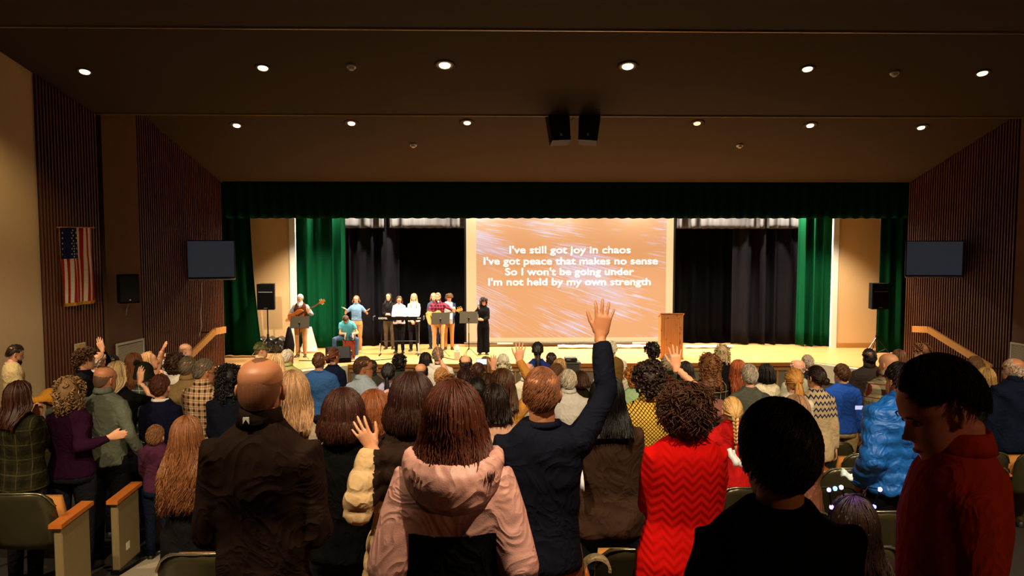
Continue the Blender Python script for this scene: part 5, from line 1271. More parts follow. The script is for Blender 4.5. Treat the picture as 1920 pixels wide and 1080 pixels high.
# ---------------------------------------------------------------- who stands where
RW = lambda k: 1.9 + .82 * k
def build_performers():
    T = dict(stage=True, rot=180, lod='mid')
    KH = '#b98a58'
    person('bearded bass player in brown vest and khaki trousers', 563, 548, 23.4, H=1.84, hr=('short', '#d8d0c0'), top=('vest', '#4a2418', dict(under='#8a8a90', g=.02)), bot=KH, shoe='#3a2010', w=1.0, look=(0, 15), beard=('#efe6d6', .16), sk='fair', glasses=True,
           Rr=('px', 543, 596, -.30, 'relax', (.7, 0, -.6), (0, -1, 0)), L=('px', 578, 586, -.36, 'relax', (.2, .2, 1), (0, -1, 0)), **T)
    p = P(553, 595, 23.1); guitar('sunburst bass guitar held by the bearded man in the brown vest', Matrix.Translation((p.x, 23.1, p.z)) @ Matrix.Rotation(R(60), 4, 'Y') @ Matrix.Diagonal((1.05, 1, .93, 1)), wood('#8a3a10', '#d87a24', .3, (1, 1, 3), 6), None, True)
    person('seated drummer in teal polo shirt with head bowed', 652, 584, 23.35, H=1.80, sit=.54, lean=24, look=(0, 48), hr=('short', '#4a3220'), top=('tee', '#4fa3b4', dict(fold_collar=True, collar='#4fa3b4')), bot=('denim', '#4a6080'), shoe='#d8d4cc', sleeve=.42, sk='fair', w=1.12,
           Rr=('px', 648, 626, -.5, 'relax', (.3, .1, -1), 'in'), L=('px', 661, 626, -.5, 'relax', (-.3, .1, -1), 'in'), **T)
    person('woman in light blue blouse and tan trousers with open raised hands', 668, 556, 24.25, 'f', H=1.72, hr=('bob', '#7a4a24', dict(L=.11)), glasses=True, top=('shirt', '#6f94bc', dict(hem=.98)), bot=KH, shoe=KH, sleeve=.45,
           Rr=('px', 649, 580, -.2, 'flat', (.8, .3, .4), 'up'), L=('px', 686, 584, -.2, 'flat', (-.8, .3, .5), 'up'), **T)
    person('smiling dark haired woman in black top behind the keyboard', 729, 556, 24.9, 'f', H=1.74, hr=('long', '#1c1210', dict(L=.26, fr=.8)), top=('sweater', '#1b191c'), bot='#57493a', look=(-15, 0), **T)
    person('woman looking down in pale grey top behind the sheet music', 748, 554, 24.1, 'f', H=1.74, hr=('long', '#3a2214', dict(L=.26, fr=.9)), top=('sweater', '#c4c8d8'), bot='#121214', look=(8, 28), L=('px', 756, 600, -.35, 'relax', (0, 1, -.2), 'down'), Rr=('px', 741, 600, -.35, 'relax', (0, 1, -.2), 'down'), **T)
    person('blonde woman in white top and grey jacket right of the keyboard', 776, 553, 24.5, 'f', H=1.76, hr=('long', '#c8925c', dict(L=.34, fr=.9)), top=('sweater', '#e4e2e4'), bot='#1c1c24', L='low', Rr='low', **T)
    person('bearded guitarist in dark red plaid shirt singing at the microphone', 821, 547, 24.25, H=1.80, hr=('short', '#7a6a58'), top=('shirt', ('plaid', '#7a2438', '#38182a', '#b0505c', .09)), bot='#c8a074', shoe='#e0dcd4', w=1.12, look=(-6, 5), beard=('#3a2a20', .05), sleeve=.9,
           Rr=('px', 811, 590, -.36, 'relax', (.5, 0, -.8), (0, -1, 0)), L=('px', 852, 584, -.42, 'grip', (.2, .2, 1), (0, -1, 0)), **T)
    p = P(815, 594, 23.92); guitar('honey coloured acoustic guitar held by the man in the plaid shirt', Matrix.Translation((p.x, 23.9, p.z)) @ Matrix.Rotation(R(74), 4, 'Y') @ Matrix.Diagonal((1.1, 1, 1.0, 1)), wood('#c87828', '#e0a050', .3, (1, 1, 3), 6), wood('#e0a858', '#f0c078', .3, (1, 1, 3), 6))
    person('person with flushed face half hidden behind the guitarist', 813, 552, 24.95, 'f', H=1.74, hr=('long', '#b07850', dict(L=.2)), top=('sweater', '#404a5c'), bot='#2c3448', **T)
    person('curly haired man in grey and navy jacket behind the guitarist', 841, 558, 24.75, H=1.74, hr=('curly', '#5a3a22'), top=('jacket', '#26324a', dict(region=lambda c: c.y > .06 and abs(c.x) < .13, second='#b8bcc4')), bot='#a8743c', look=(25, 15), L='low', Rr='down', **T)
    person('curly haired woman in black singing into a handheld microphone', 906, 560, 23.7, 'f', H=1.70, hr=('curlylong', '#2e1a12', dict(L=.3, th=.016)), top=('sweater', '#101012', dict(hem=.95)), bot='#0e0e10', widelegs=.05, look=(20, 2),
           Rr=('px', 898, 578, -.2, 'grip', (.3, .2, 1), 'in'), L=('px', 905, 600, -.28, 'relax', (.8, 0, .1), 'back'), **T)
    p = P(897, 572, 23.45); m = MB(); m.tube([p + Vector((-.03, -.02, -.13)), p], [.012, .016]); o = m.build('handheld_microphone', M_BLACKM, None, True); m = MB(); m.ball(p + Vector((.004, 0, .02)), .028); m.build('mic_grille', plain('#a8a8a8', .3, .7), o, True); tag(o, 'black handheld microphone at the mouth of the woman in black', 'microphone')

def build_audience():
    F, Mn = 'f', 'm'
    PER = person
    # ---- nearest rows
    PER('bald man in black and brown jacket seen from behind at left centre', 487, 669, RW(1.25), w=.9, hr=('buzz', '#7c5038'), top=('jacket', '#22150f', dict(hem=.72, g=.024)), L='front', Rr='front', collar_='', sk='tan')
    bm_ = [q for q in S.objects if q.get('label', '').startswith('bald man in black and brown')][0]; bm_s = root_info[bm_.name][1]
    p = P(477, 777, RW(1.25)); z_ = p.z - bm_.location.z; x_ = p.x - bm_.location.x; y_ = -.098 * bm_s
    m = MB(); m.box(x_ - .011, x_ + .011, y_ - .002, y_ + .004, z_ - .012, z_ + .012); o_ = m.build('collar_logo', plain('#d8d4cc', .6), bm_)
    m = MB(); m.add([(x_ - .011, y_ - .003, z_ - .012), (x_ + .011, y_ - .003, z_ - .012), (x_ + .005, y_ - .003, z_ - .002), (x_, y_ - .003, z_ + .005), (x_ - .004, y_ - .003, z_)], [(0, 1, 2, 3, 4)]); m.build('logo_mountain', M_BLACK, o_)
    PER('woman with long auburn hair wearing a pink hooded coat', 850, 724, RW(1), F, w=1.05, hr=('long', '#54291a', dict(L=.17, wave=.004, th=.03)), top=('jacket', ('shiny', '#e2a79a'), dict(region=lambda c: c.y < -.02 and abs(c.x) < .17 + .02 * math.sin(c.z * 9) and c.z < 1.26, second='#0c0b0d', hem=.62, g=.04, fold=.009)), hood=('shiny', '#e2a79a'), hoodk=1.35, L='pocket', Rr='pocket')
    PER('dark silhouetted person with short full hair at lower right', 1462, 768, RW(0), w=1.1, hr=('short', '#1a100b', dict(th=.034)), top=('tee', '#0c0c0c'), L='front', Rr='front', sk='tan')
    PER('smiling teenage boy in orange polo shirt looking down at far right', 1800, 664, RW(.12), w=.92, rot=68, look=(18, 24), hr=('short', '#2a1810', dict(th=.022, hl=.12)), top=('tee', '#c4421c', dict(fold_collar=True, collar='#c4421c', g=.016, fold=.006)), sleeve=.5, L='down', Rr='down', hero=True, face=True, sk='pink', lod='hi')
    o = PER('child with brown hair wearing a glowing light up ear headband', 1602, 932, RW(.9), F, kid=True, hr=('long', '#24130c', dict(L=.2)), top=('sweater', '#2a1c18'))
    HM, s, B, arms = root_info[o.name]; m = MB(); W_ = lambda v: o.matrix_basis @ (HM @ Vector(v))
    hb = thing('light_up_headband', 'ear shaped headband with glowing purple and blue lights', 'headband', W_((0, 0, .24)))
    RL = lambda v: W_(v) - Vector(hb.location)
    m.tube([RL(hp(R(90) if k < 8 else R(-90), abs(R(90) * (8 - k) / 8) + .01, .02)) for k in range(17)], .004, 6); m.build('band', M_BLACK, hb)
    for sx in (-1, 1):
        e = [RL((sx * .035, 0, .235)), RL((sx * .055, -.01, .285)), RL((sx * .105, -.01, .275)), RL((sx * .088, 0, .2))]; m = MB(); m.tube(e, .003, 6); m.build('ear_wire', M_BLACK, hb)
        for k, q in enumerate(e[1:] + [e[1].lerp(e[2], .5)] if sx < 0 else e[2:]):
            m = MB(); m.ball(q, .0075, 8, 6); m.build('light_bead', emit(['#c890ff', '#5a5cff', '#b060ff', '#40c8ff'][k % 4], 14), hb)
    lamp('POINT', 'headband_glow', W_((0, .02, .32)), .45, (.6, .3, 1), shadow_soft_size=.03)
    PER('man with short auburn hair in navy sweatshirt raising his right arm', 1016, 690, RW(2), w=1.05, hr=('short', '#74462a', dict(th=.010)), top=('sweater', '#10131f', dict(hem=.84)), bot='#6a3e24', L='front', sleeve=(1, .95), Rr=('px', 1126, 630, .22, 'open', (.16, .12, 1), 'fwd', (.3, -.4, -1)), sk='tan')
    PER('woman with dark bob in cream and black puffer jacket, left palm raised', 772, 705, RW(2), F, w=1.06, hr=('bob', '#301812', dict(L=.13, th=.028)), top=('puffer', '#c9a87c', dict(region=lambda c: abs(c.x) < .15 and c.z > 1.2, second='#2b1d16', hem=.74, g=.036, collar='#120c0a')), collar='#120c0a', L=('px', 700, 842, -.10, 'open', (-.45, .1, .7), (0, 1, .5), (-.25, -.5, -1)), Rr='front')
    PER('woman with chestnut bob in black top left of the cream puffer jacket', 643, 735, RW(2) + .3, F, w=1.0, hr=('bob', '#3c1d14', dict(L=.12, th=.03)), top=('sweater', '#0b0b0c'))
    PER('woman with curly brown hair in bright red zigzag knit sweater', 1287, 728, RW(2.2), F, w=1.25, hr=('bigcurly', '#50301f', dict(L=.09, curl_r=.019, dens=1.5)), top=('sweater', ('chevron', '#c40d09'), dict(hem=.64, flare=.25, fold=.007, g=.018)), bot='#14100f')
    PER('woman with long black hair in brown hooded sweatshirt', 1139, 707, RW(3), F, w=1.18, hr=('long', '#080505', dict(L=.21, th=.02)), top=('hoodie', '#38261c', dict(hem=.84)), bot=('denim', '#16202e'))
    PER('woman with straight blonde hair in cream sweater beside the bald man', 546, 698, RW(3), F, w=1.0, hr=('long', '#a27c58', dict(L=.2, th=.02)), top=('sweater', '#c8b49c'))
    PER('woman with wavy auburn hair and orange red top', 700, 734, RW(3), F, w=.95, hr=('long', '#804826', dict(L=.12, wave=.012, th=.02)), top=('sweater', '#c8401f'))
    PER('girl with very long wavy golden brown hair in the left aisle', 348, 782, RW(3), F, w=.95, hr=('long', '#74482a', dict(L=.44, wave=.018, dens=1.3)), top=('sweater', '#0d0c0d', dict(hem=.66)), bot='#3a2a20')
    PER('woman with long brown hair in olive plaid jacket clasping her hands', 34, 716, RW(5), F, w=1.15, rot=-22, hr=('long', '#3a1e10', dict(L=.24, wave=.006, th=.02)), top=('jacket', ('plaid', '#2c2a18', '#1e1c10', '#474026',   .11), dict(hem=.86)), L=('px', 64, 782, .25, 'grip', (.1, .3, 1), 'in'), Rr=('px', 72, 782, .25, 'grip', (-.1, .3, 1), 'in'))
    # ---- fifth and sixth
    PER('bald man in grey green shirt with his arm round the woman beside him', 193, 686, RW(6), w=1.12, rot=-8, look=(-18, 5), hr=('buzz', '#5a4030'), top=('shirt', '#5c6052', dict(fold=.010)), L=('px', 112, 812, .1, 'relax', (-.3, .2, -.8), 'in', (-1, -.4, -.2)), Rr=('px', 268, 855, .0, 'relax', (.2, .2, -1), 'in', (.3, -.6, -.2)), bot='#0f0f12', sk='tan')
    PER('woman with curly ash blonde hair in purple top left of the bald man', 128, 710, RW(6) - .4, F, w=1.1, hr=('curlylong', '#8c6a44', dict(L=.12)), top=('sweater', '#2a0c24'), Rr=('px', 205, 820, -.05, 'flat', (1, .1, .2), 'fwd', (.2, -.6, -1)))
    PER('woman in yellow and black lattice shirt raising her right hand', 1218, 683, RW(4), F, w=1.45, hr=('curly', '#2a1a14', dict(curl_r=.01)), top=('shirt', ('lattice', '#c8a23e', '#151008'), dict(hem=.76)), sleeve=(1, .72), Rr=('px', 1268, 690, .15, 'open', (-.06, .1, 1), 'fwd', (.5, -.3, -1)), bot='#1a1412', hihand=True)
    PER('person with dark hair in shiny royal blue quilted jacket', 1690, 683, RW(4), w=1.12, rot=8, look=(12, 0), hr=('short', '#120b08', dict(th=.02)), top=('puffer', ('shiny', '#1668c8'), dict(hem=.88, g=.045, fin=displace(puffcell_disp()))), bot='#0c0c10', sk='tan', L='pocket', Rr='pocket')
    PER('person with grey blonde hair in rust brown jacket behind the dark silhouette', 1495, 742, RW(4), F, w=1.1, hr=('bob', '#8a6a50', dict(L=.14)), top=('jacket', ('shiny', '#6a4030'), dict(hem=.7)))
    PER('woman with dark wavy shoulder hair and pale pink top', 928, 720, RW(4), F, w=1.1, hr=('long', '#1c100c', dict(L=.14, wave=.012)), top=('sweater', '#cfa088'), L='front')
    PER('woman with wavy blonde hair and olive top behind the dark bobs', 733, 738, RW(4), F, w=.95, hr=('long', '#a87c48', dict(L=.18, wave=.02)), top=('sweater', '#585028'))
    PER('boy with short brown hair in navy sweater and white collar', 300, 704, RW(6.6), w=.98, hr=('short', '#4a2412', dict(th=.02)), top=('sweater', '#0f1024', dict(neck='#d8d0c4')))
    PER('girl with a blonde braid in a red dress', 1373, 746, RW(5), F, kid=True, w=.95, hr=('braid', '#c49a60', dict(L=.24)), top=('dress', '#c41c1c', dict(hem=.55)), L='hip', Rr='front', bot='#1c1416')
    PER('small child with light brown hair low beside the left aisle', 291, 799, 6.75, kid=True, hr=('short', '#7a5230', dict(th=.02)), top=('sweater', '#4a2438'), bot='#141c30')
    PER('man in white, brown and red plaid shirt with grey hair and glasses', 379, 674, RW(7), w=1.15, rot=-20, look=(-30, 6), hr=('short', '#6a5c4c'), glasses=True, top=('shirt', ('plaid', '#cbb48c', '#4a2a1c', '#a02c20', .06)), sk='tan')
    PER('man with greying hair in plain tan shirt beside the plaid shirt', 351, 669, RW(8), w=1.12, hr=('short', '#6a5a46'), top=('shirt', '#8a7048'), look=(-12, 0))
    PER('person in dark green pompom beanie and green plaid shirt', 269, 684, RW(8), w=1.02, hr=None, beanie='#20241a', top=('shirt', ('plaid', '#4a5040', '#24281f', '#9aa090', .09)))
    PER('woman with long dark curly hair and dark navy top left of the bald head', 428, 687, RW(6), F, w=1.1, hr=('curlylong', '#140d0c', dict(L=.14)), top=('sweater', '#10121e'))
    PER('woman with grey blonde hair in black top raising a pale sleeved arm', 218, 678, RW(7) - .1, F, rot=-14, look=(-15, 0), hr=('long', '#b09468', dict(L=.18)), top=('sweater', '#0c0b0c'), sleeve=(1, .52), Rr=('px', 262, 716, .15, 'flat', (.1, .1, 1), 'fwd', (.6, -.2, -1)), w=1.1, hihand=True)
    # ---- left, middle distance
    PER('man with curly brown hair and black shirt in profile by the slat wall', 157, 654, RW(9), rot=-70, hr=('curly', '#4a2c18'), glasses=True, top=('tee', '#14141a'), sk='fair', w=.95)
    PER('bald man in black and white sleeve lifting his hand by the slat wall', 184, 659, RW(10), hr=('balding', '#b09880'), top=('sweater', '#101012', dict(neck='#d8d4cc')), Rr=('px', 192, 656, .1, 'flat', (-.3, .1, 1), 'fwd', (.4, -.2, -1)), hihand=True)
    PER('person with short black hair beside the air vent', 211, 666, RW(11.5), hr=('short', '#120c0a'), top=('sweater', '#1c1410'))
    PER('woman with long brown hair and tan top in front of the vent', 250, 662, RW(9), F, hr=('long', '#6a3c20', dict(L=.35)), top=('sweater', '#a87a50'))
    PER('blond person in pale peach top pressing both hands to the face', 280, 660, RW(10) + .1, F, rot=-60, look=(-10, -10), hr=('bob', '#c09060', dict(L=.1)), top=('sweater', '#c08a68'), L='chin', Rr=('px', 305, 656, .1, 'flat', (.7, .2, .7), 'fwd', (.2, -.4, -1)))
    PER('white haired balding man in white and grey shirt at left', 316, 661, RW(11), hr=('balding', '#c8c0b0'), top=('shirt', '#b8b0a4'))
    PER('woman with curly dark brown hair in cream top left of the tan shirt', 327, 664, RW(9), F, hr=('curlylong', '#3a2214', dict(L=.1)), top=('sweater', '#e0d4c0'))
    PER('shaven man in light blue shirt in profile below the handrail', 347, 643, RW(14), rot=-75, hr=('buzz', '#8a6a50'), top=('shirt', '#7a9ac0'))
    PER('bearded man in cream sweater standing by the plain left wall', 22, 646, RW(11), rot=-55, look=(0, 18), hr=('short', '#2a1a10'), beard=('#2a1a10', .03), top=('sweater', '#d8bc84'), L='low', Rr='low')
    PER('person with straight brown hair behind the dark curly woman', 408, 690, RW(9), F, hr=('long', '#4a2c18', dict(L=.2)), top=('sweater', '#2a2018'))
    # ---- centre left
    PER('man in green camouflage cap and sandy patterned shirt', 488, 642, RW(13), rot=-65, hr=('buzz', '#6a4a30'), cap=('camo', '#5a5a34', '#3a3c24'), top=('shirt', ('camo', '#d8c098', '#b08c5c')))
    PER('blond long haired person just beyond the shiny bald head', 517, 664, RW(10), F, hr=('long', '#c8a070', dict(L=.3)), top=('sweater', '#a08458'))
    PER('white haired man in pale lime green shirt', 538, 656, RW(12), look=(-30, 0), hr=('short', '#d0c0a8'), top=('shirt', '#aaa866'), w=1.15)
    PER('broad man in denim blue sweater with short brown hair', 598, 662, RW(10.5), hr=('short', '#5a3420'), top=('sweater', '#31568a'), w=1.35, L='down', Rr='down')
    PER('woman with curly auburn updo and hair clip in navy polo shirt', 624, 654, RW(12), F, look=(-35, 0), hr=('bun', '#5a2c18'), hairclip=True, glasses=True, top=('tee', '#121830'), sleeve=.5, w=1.05)
    PER('man with glasses in pale blue shirt looking right', 680, 669, RW(8), rot=-35, look=(-42, 0), hr=('short', '#4a3424', dict(th=.012)), glasses=True, top=('shirt', '#a8b8c8'), w=1.1, sk='tan')
    PER('person in charcoal jacket hidden behind the man with glasses', 697, 676, RW(11.5), hr=('short', '#2a1c14'), top=('jacket', '#34342e'))
    PER('woman with long black ponytail in lavender top', 728, 682, RW(8.7), F, hr=('pony', '#0e0a0a', dict(L=.42)), top=('sweater', '#b0a8c8'), w=1.1, sk='brown')
    PER('man with dark curly hair and dark green shirt before the keyboard', 749, 666, RW(12), hr=('curly', '#120d0a'), top=('shirt', '#30382a'))
    PER('man with thinning dark hair in black top below the keyboard', 789, 681, RW(9), hr=('balding', '#1a120e'), top=('sweater', '#141214'), sk='tan')
    PER('person with dark wavy hair in front of the stage left of the hoodie', 798, 661, RW(13), F, hr=('long', '#1c130e', dict(L=.18, wave=.01)), top=('sweater', '#5a4a34'))
    PER('grey haired man in white hooded top with a black strap', 821, 652, RW(12), w=1.15, hr=('short', '#7a6a58'), top=('hoodie', '#dcd4c4', dict(region=lambda c: .0 < c.x - (1.3 - c.z) * .2 < .09 and c.y < 0, second='#141210')))
    PER('person with short blond hair and white collar raising a hand', 828, 690, RW(8.4), look=(12, 0), hr=('short', '#b07c4a'), top=('shirt', '#d0ccb8'), Rr=('px', 824, 672, .2, 'open', (-.15, .1, 1), 'in', (.5, -.3, -1)), hihand=True, sleeve=(1, .6))
    PER('person with curly golden brown hair in dark top at centre', 841, 708, RW(6), hr=('curly', '#7a4c20'), top=('sweater', '#161618'), w=.95)
    PER('balding man in pale plaid shirt near the tissue box', 873, 666, RW(10.5), hr=('balding', '#2a1a12'), top=('shirt', ('plaid', '#cfc0a0', '#a89878', '#7a6a50', .05)))
    PER('person with thick brown hair in blue top behind the auburn hair', 872, 692, RW(8), hr=('short', '#301812', dict(th=.024)), top=('sweater', '#5a6a80'))
    PER('person with reddish brown hair and peach collar at centre', 897, 682, RW(9.6), hr=('short', '#3a1c12', dict(th=.02)), top=('shirt', '#c88468'))
    PER('person with dark braided updo in teal top', 895, 708, RW(6.6), F, hr=('bun', '#140e0a'), top=('sweater', '#1c5a4c'), sk='brown', w=.92)
    PER('woman with long light brown hair filming with a phone', 912, 669, RW(11), F, hr=('long', '#6a4424', dict(L=.3)), top=('sweater', '#6a5a40'), L=('px', 904, 690, .25, 'grip', (0, .2, 1), 'in'))
    PER('woman with long brown hair and mustard sleeve raising her hand', 942, 692, RW(5), F, hr=('long', '#40240f', dict(L=.2)), top=('sweater', '#b8803a'), Rr=('px', 973, 676, .25, 'open', (.12, .1, 1), 'fwd', (.7, -.2, -1)), hihand=True, w=1.0)
    PER('person in teal sleeve raising a hand beside the long brown hair', 916, 700, RW(7.6), F, hr=('bob', '#3a2412', dict(L=.1)), top=('sweater', '#155246'), Rr=('px', 925, 690, .15, 'open', (.1, .1, 1), 'fwd', (.5, -.3, -1)), sleeve=(1, .6))
    PER('woman with long white hair near the stage', 944, 664, RW(13), F, hr=('long', '#c8c0a8', dict(L=.22)), top=('sweater', '#8a7a60'))
    PER('person with short grey curls and purple top', 944, 680, RW(10), F, hr=('curly', '#a89c80'), top=('sweater', '#3c1c58'))
    PER('bald man with white shirt left of the navy sweatshirt', 988, 680, RW(9.4), look=(-20, 0), hr=('balding', '#c0a080'), glasses=True, top=('shirt', '#d8d0b8'), sk='pink')
    PER('woman with very long dark braided hair and royal blue top', 1008, 642, RW(12), F, hr=('pony', '#120c0c', dict(L=.45)), top=('sweater', '#1c2c6a'), sk='brown')
    PER('person with short dark brown hair left of the projector', 1034, 662, RW(12.6), hr=('short', '#2a1a10'), top=('sweater', '#3a3028'))
    PER('boy with light brown hair looking down behind the navy sweatshirt', 1038, 682, RW(9), look=(-40, 20), hr=('short', '#6a4a30', dict(th=.02)), top=('sweater', '#24242a'))
    PER('person with dark blond hair beside the projector case', 1050, 672, RW(11.5), F, hr=('long', '#8a6c40', dict(L=.2)), top=('sweater', '#3c3434'))
    PER('white haired man in white shirt under the raised navy sleeve', 1066, 694, RW(7), hr=('short', '#c0b4a0'), top=('shirt', '#d4d0c8'), w=1.1, sk='pink')
    PER('person with brown bob just right of the white haired man', 1090, 696, RW(8.6), F, hr=('bob', '#40281a', dict(L=.08)), top=('sweater', '#201814'))
    PER('white haired man in olive brown vest and white sleeves', 1147, 640, RW(13), look=(-8, 0), hr=('short', '#c8bca4'), top=('vest', '#6a4e24', dict(under='#e4d8c0')), w=1.2, bot='#8a6a3c', L='down', Rr='down')
    PER('woman with short ginger curls in mint green cardigan', 1190, 690, RW(8), F, look=(20, 0), hr=('curly', '#b0702c'), top=('sweater', '#a4c494'), w=1.15)
    PER('young man with dark curls and navy top left of the lectern', 1223, 644, RW(12), hr=('curly', '#1a110c'), top=('sweater', '#14161f'), w=1.05, sk='tan')
    PER('grey haired man in dark green jacket below the lectern', 1252, 668, RW(10), hr=('short', '#8a7a64'), top=('jacket', '#2c3220'), look=(15, 0), sk='tan')
    PER('person with dark wavy hair and white trimmed top right of the lectern', 1287, 678, RW(9.5), F, hr=('long', '#1c120e', dict(L=.24)), top=('sweater', '#c8b890'))
    PER('child with brown hair between the red sweater and the yellow shirt', 1296, 709, RW(7), F, hr=('bob', '#5c3a22', dict(L=.1)), top=('sweater', '#6a5a48'), w=.9)
    PER('person with curly auburn hair behind the yellow lattice shirt', 1243, 706, RW(6), F, hr=('curly', '#4a2016'), top=('sweater', '#2a1c18'), w=.9)
    PER('woman with long curly light brown hair in black and cream plaid dress', 1332, 665, RW(8), F, hr=('curlylong', '#7a4e2c', dict(L=.24)), top=('dress', ('plaid', '#15140f', '#2c2a20', '#b0a070', .10), dict(hem=.7)), w=1.05)
    PER('woman with curly blonde hair in black top near the stage', 1355, 648, RW(12), F, look=(-12, 0), hr=('curlylong', '#b09870', dict(L=.12)), top=('sweater', '#121214'))
    PER('woman with long wavy copper red hair', 1385, 675, RW(9), F, hr=('long', '#843f1e', dict(L=.38, wave=.014)), top=('sweater', '#141012'))
    PER('woman with cropped grey hair in grey green top', 1406, 684, RW(7), F, hr=('short', '#a09888', dict(th=.012)), top=('sweater', ('slub', '#55574c'), {}), w=1.15, L='hip', Rr='hip')
    PER('woman with black bob in cream top near the stage', 1438, 682, RW(9.6), F, hr=('bob', '#120e0c', dict(L=.14)), top=('sweater', '#d8ccac'), L='down', Rr='down')
    # ---- right
    PER('balding pink headed man in pale grey green shirt', 1496, 674, RW(9.4), hr=('balding', '#c09880'), top=('shirt', '#a8a894'), sk='pink')
    PER('grey haired man in navy top beyond the pink headed man', 1515, 666, RW(11.4), hr=('short', '#9a8c78'), top=('sweater', '#141a2c'))
    PER('woman with half tied long blonde hair in white top', 1489, 692, RW(6.4), F, hr=('half', '#b07c38', dict(L=.36)), top=('sweater', '#e0d8c8'))
    PER('woman with dark bun in cream and blue patterned sweater', 1532, 687, RW(7), F, look=(25, 0), hr=('bun', '#24160f'), glasses=True, top=('sweater', ('nordic', '#c8b08c', '#1c2c4c'), dict(hem=.74)), w=1.0, L='down', Rr='down')
    PER('boy with brown hair in bright blue sweater and khaki trousers', 1580, 684, RW(8.6), look=(20, 0), hr=('short', '#4a2e18', dict(th=.02)), top=('sweater', '#2450b0'), bot='#b09868', w=1.15, L='down', Rr='down')
    PER('man with short black hair in charcoal suit jacket', 1631, 654, RW(10), hr=('fade', '#0c0808', dict(th=.008)), top=('jacket', '#2c2420', dict(hem=.76)), sk='dark', w=1.2, L='down', Rr='down')
    PER('bald bearded man in cream, red and black plaid overshirt', 1668, 661, RW(7.4), look=(28, 0), hr=None, beard=('#5a3820', .05), top=('shirt', ('plaid', '#a89c7c', '#2a221c', '#6a2c28', .14)), w=1.2)
    PER('woman with long brown hair beyond the bald bearded man', 1687, 656, RW(11.4), F, hr=('long', '#4c2e1a', dict(L=.3)), top=('sweater', '#4a4034'))
    PER('man with brown curls and glasses in black jacket near the right rail', 1730, 644, RW(12), rot=35, look=(20, 0), hr=('curly', '#6a4220'), glasses=True, top=('jacket', '#141416'))
    PER('person with light brown hair partly hidden by the orange shirted boy', 1830, 670, RW(8.4), hr=('short', '#6a4a30', dict(th=.02)), top=('sweater', '#16181c'))
    PER('woman with wavy blonde hair and black top behind the orange shirted boy', 1850, 690, RW(7.6), F, hr=('long', '#b08a54', dict(L=.16, wave=.012)), top=('sweater', '#101012'))
    PER('balding man with glasses in navy jacket at the right edge', 1903, 670, RW(7), look=(35, 0), hr=('balding', '#a89484'), glasses=True, top=('jacket', '#10182c'), w=1.15, bot='#6a5a40', sk='tan', L='down', Rr='down')
    PER('person in black clothes standing beyond the orange shirted boy', 1795, 690, RW(5), hr=('short', '#100c0a'), top=('jacket', '#0a0a0b'), w=1.05)

def build_seats():
    base = make_seat(); used = False; n = 0
    who = [o.location.xy for o in S.objects if o.get('category') == 'person']
    ON = 'first second third fourth fifth sixth seventh eighth ninth tenth eleventh twelfth thirteenth fourteenth fifteenth sixteenth seventeenth eighteenth nineteenth twentieth'.split()
    for bi, (xa, xb) in enumerate(((-1.42, 9.4), (-9.2, -3.29))):
        row = 0
        for k in range(2, 15):
            yb = RW(k) - .38
            if yb < 3.0 or (bi == 1 and k > 8): continue
            z = floor_z(yb); x = xa if bi == 0 else xb; q = 0; any_ = False
            while (x < xb if bi == 0 else x > xa):
                px = 921 + 1500 * x / yb; q += 1
                free = not any(abs(p.x - x) < .43 and -.22 < p.y - yb < .33 for p in who)
                if free and -60 < px < 1980 and wall_x(yb, -1) + .4 < x < wall_x(yb, 1) - .4 and q <= 20:
                    lb = 'dark folding seat, %s from the left aisle in the %s nearest %s block row' % (ON[q - 1], ON[row], 'centre' if bi == 0 else 'left')
                    g = ('centre' if bi == 0 else 'left') + ' block folding seats'
                    if used: dup(base, (x, yb, z), 0, lb, g)
                    else: base.location = (x, yb, z); base['group'] = g; base['label'] = lb; used = True
                    n += 1; any_ = True
                x += .545 if bi == 0 else -.545
            row += 1 if any_ else 0
    print('seats', n)
    for i, k in enumerate((5, 6, 7, 8)):
        yb = RW(k) - .38; end_panel((-3.0, yb, floor_z(yb)), ['nearest tan seat end panel with orange wood armrest on the left aisle', 'tan seat end panel with a white number plate on the left aisle', 'tan seat end panel marked with a letter on the left aisle', 'farthest tan seat end panel on the left aisle'][i], [None, 'plate', 'L', None][i])

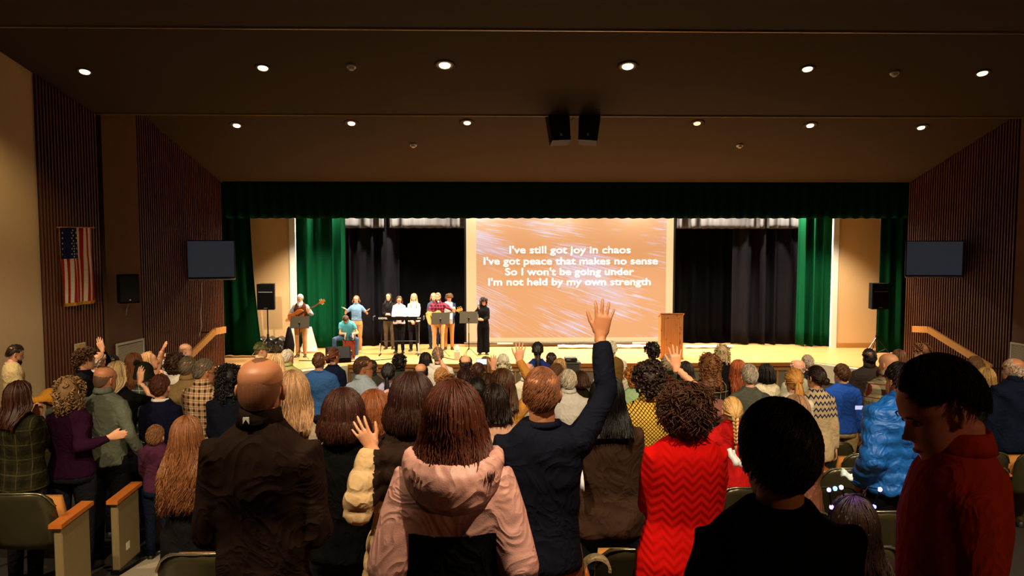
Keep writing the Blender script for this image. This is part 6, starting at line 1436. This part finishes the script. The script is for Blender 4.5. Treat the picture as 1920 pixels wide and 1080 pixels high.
def build_small():
    # loose things on the seats
    def drape(label, cat, name, x, y, z, sx, sy, sz, mat, seed):
        m = MB(); m.ball((0, 0, 0), (sx, sy, sz), 20, 12); o = m.build(name, mat); o.location = (x, y, z); tag(o, label, cat)
        ph = seed; queue(o, .02, 2, displace(lambda c, n: .022 * np.sin(c[:, 0] * 19 + ph) * np.sin(c[:, 2] * 23 + ph) + .02 * np.sin(c[:, 1] * 30 + c[:, 0] * 24)))
    p = P(84, 748, 6.5); drape('mustard yellow coat heaped on a seat in the left block', 'coat', 'folded_coat', p.x, 6.5, p.z, .11, .10, .05, cloth('#b87c24'), 1)
    p = P(1735, 872, 5.75); drape('black coat heaped on a seat behind the blue quilted jacket', 'coat', 'folded_coat', p.x, 5.6, p.z, .17, .13, .13, cloth('#151412'), 2)
    p = P(1345, 778, 7.2); drape('dusty pink coat hung over a seat beside the girl in red', 'coat', 'folded_coat', p.x, 7.3, p.z, .14, .1, .12, cloth('#8a5a54'), 4)
    p = P(717, 782, 5.8); drape('pale pink padded jacket over a seat between the hair heads', 'coat', 'folded_coat', p.x, 6.0, p.z, .1, .1, .17, cloth(('shiny', '#e0b0a8')), 5)
    def sheet(label, px, py, d, w_, h, rz, tilt=20, col='#eef0f4'):
        p = P(px, py, d); m = MB(); m.loft([[(lerp(-w_, w_, j / 6), lerp(-h, h, i / 5), .02 * math.sin(j * .9) + .01 * math.sin(i * 1.2)) for j in range(7)] for i in range(6)], caps=False, closed=False); o = m.build('paper_sheet', plain(col, .6, noisy=.02), None, True); o.location = p; o.rotation_euler = (R(tilt), 0, R(rz)); tag(o, label, 'paper'); s = o.modifiers.new('t', 'SOLIDIFY'); s.thickness = .002; return o
    sheet('printed white programme lying beside the red sweater', 1378, 858, 4.5, .035, .055, 20, 50, '#c8ccd4')
    sheet('white paper edge beside the brown hooded sweatshirt', 1080, 885, 4.2, .04, .1, 5, 60)
    sheet('crumpled pale blue paper on a seat before the rust jacket', 1587, 890, 4.6, .035, .03, -20, 30, '#d8ecf8')
    # curved band of a cap lying on a near seat
    p = P(1118, 1066, 3.55); m = MB(); rs = []
    for k in range(17):
        a = R(190 - 200 * k / 16); c = Vector((.06 * math.cos(a), 0, .055 * math.sin(a))); n = Vector((math.cos(a), 0, math.sin(a))); rs.append([c + n * u * .006 + Vector((0, v * .03, 0)) for u, v in ((-1, -1), (1, -1), (1, 1), (-1, 1))])
    m.loft(rs); o = m.build('fabric_strap', cloth('#8a7a5c')); o.location = p; tag(o, 'khaki fabric strap looped over a near empty seat back', 'strap')
    # phones
    for px, py, d, lb, c in ((903, 678, 10.75, 'lit phone held up by the woman filming', '#a8d0ff'), (1610, 764, 6.9, 'bright phone screen held beside the blue quilted jacket', '#8890b8')):
        p = P(px, py, d); r = thing('mobile_phone', lb, 'phone', p, R(0)); m = MB(); k_ = 1 if d > 8 else .5; m.box(-.075 * k_, .075 * k_, -.004, .006, -.04 * k_, .04 * k_, bev=.003); m.build('phone_case', M_BLACK, r); m = MB(); m.box(-.068 * k_, .068 * k_, -.0065, -.004, -.035 * k_, .035 * k_); m.build('phone_screen', emit(c, 1.6), r)

build_shell(); build_stage(); build_curtains(); build_props()
make_hands(); build_performers(); build_audience(); build_seats(); build_small(); flush()
for r_ in [o for o in S.objects if 's_' in o.keys()]:
    del r_['s_']; del r_['hs_']
print('tris', sum(sum(len(p.vertices) - 2 for p in o.data.polygons) for o in S.objects if o.type == 'MESH' and 'seat' not in o.name), 'objects', len(S.objects))
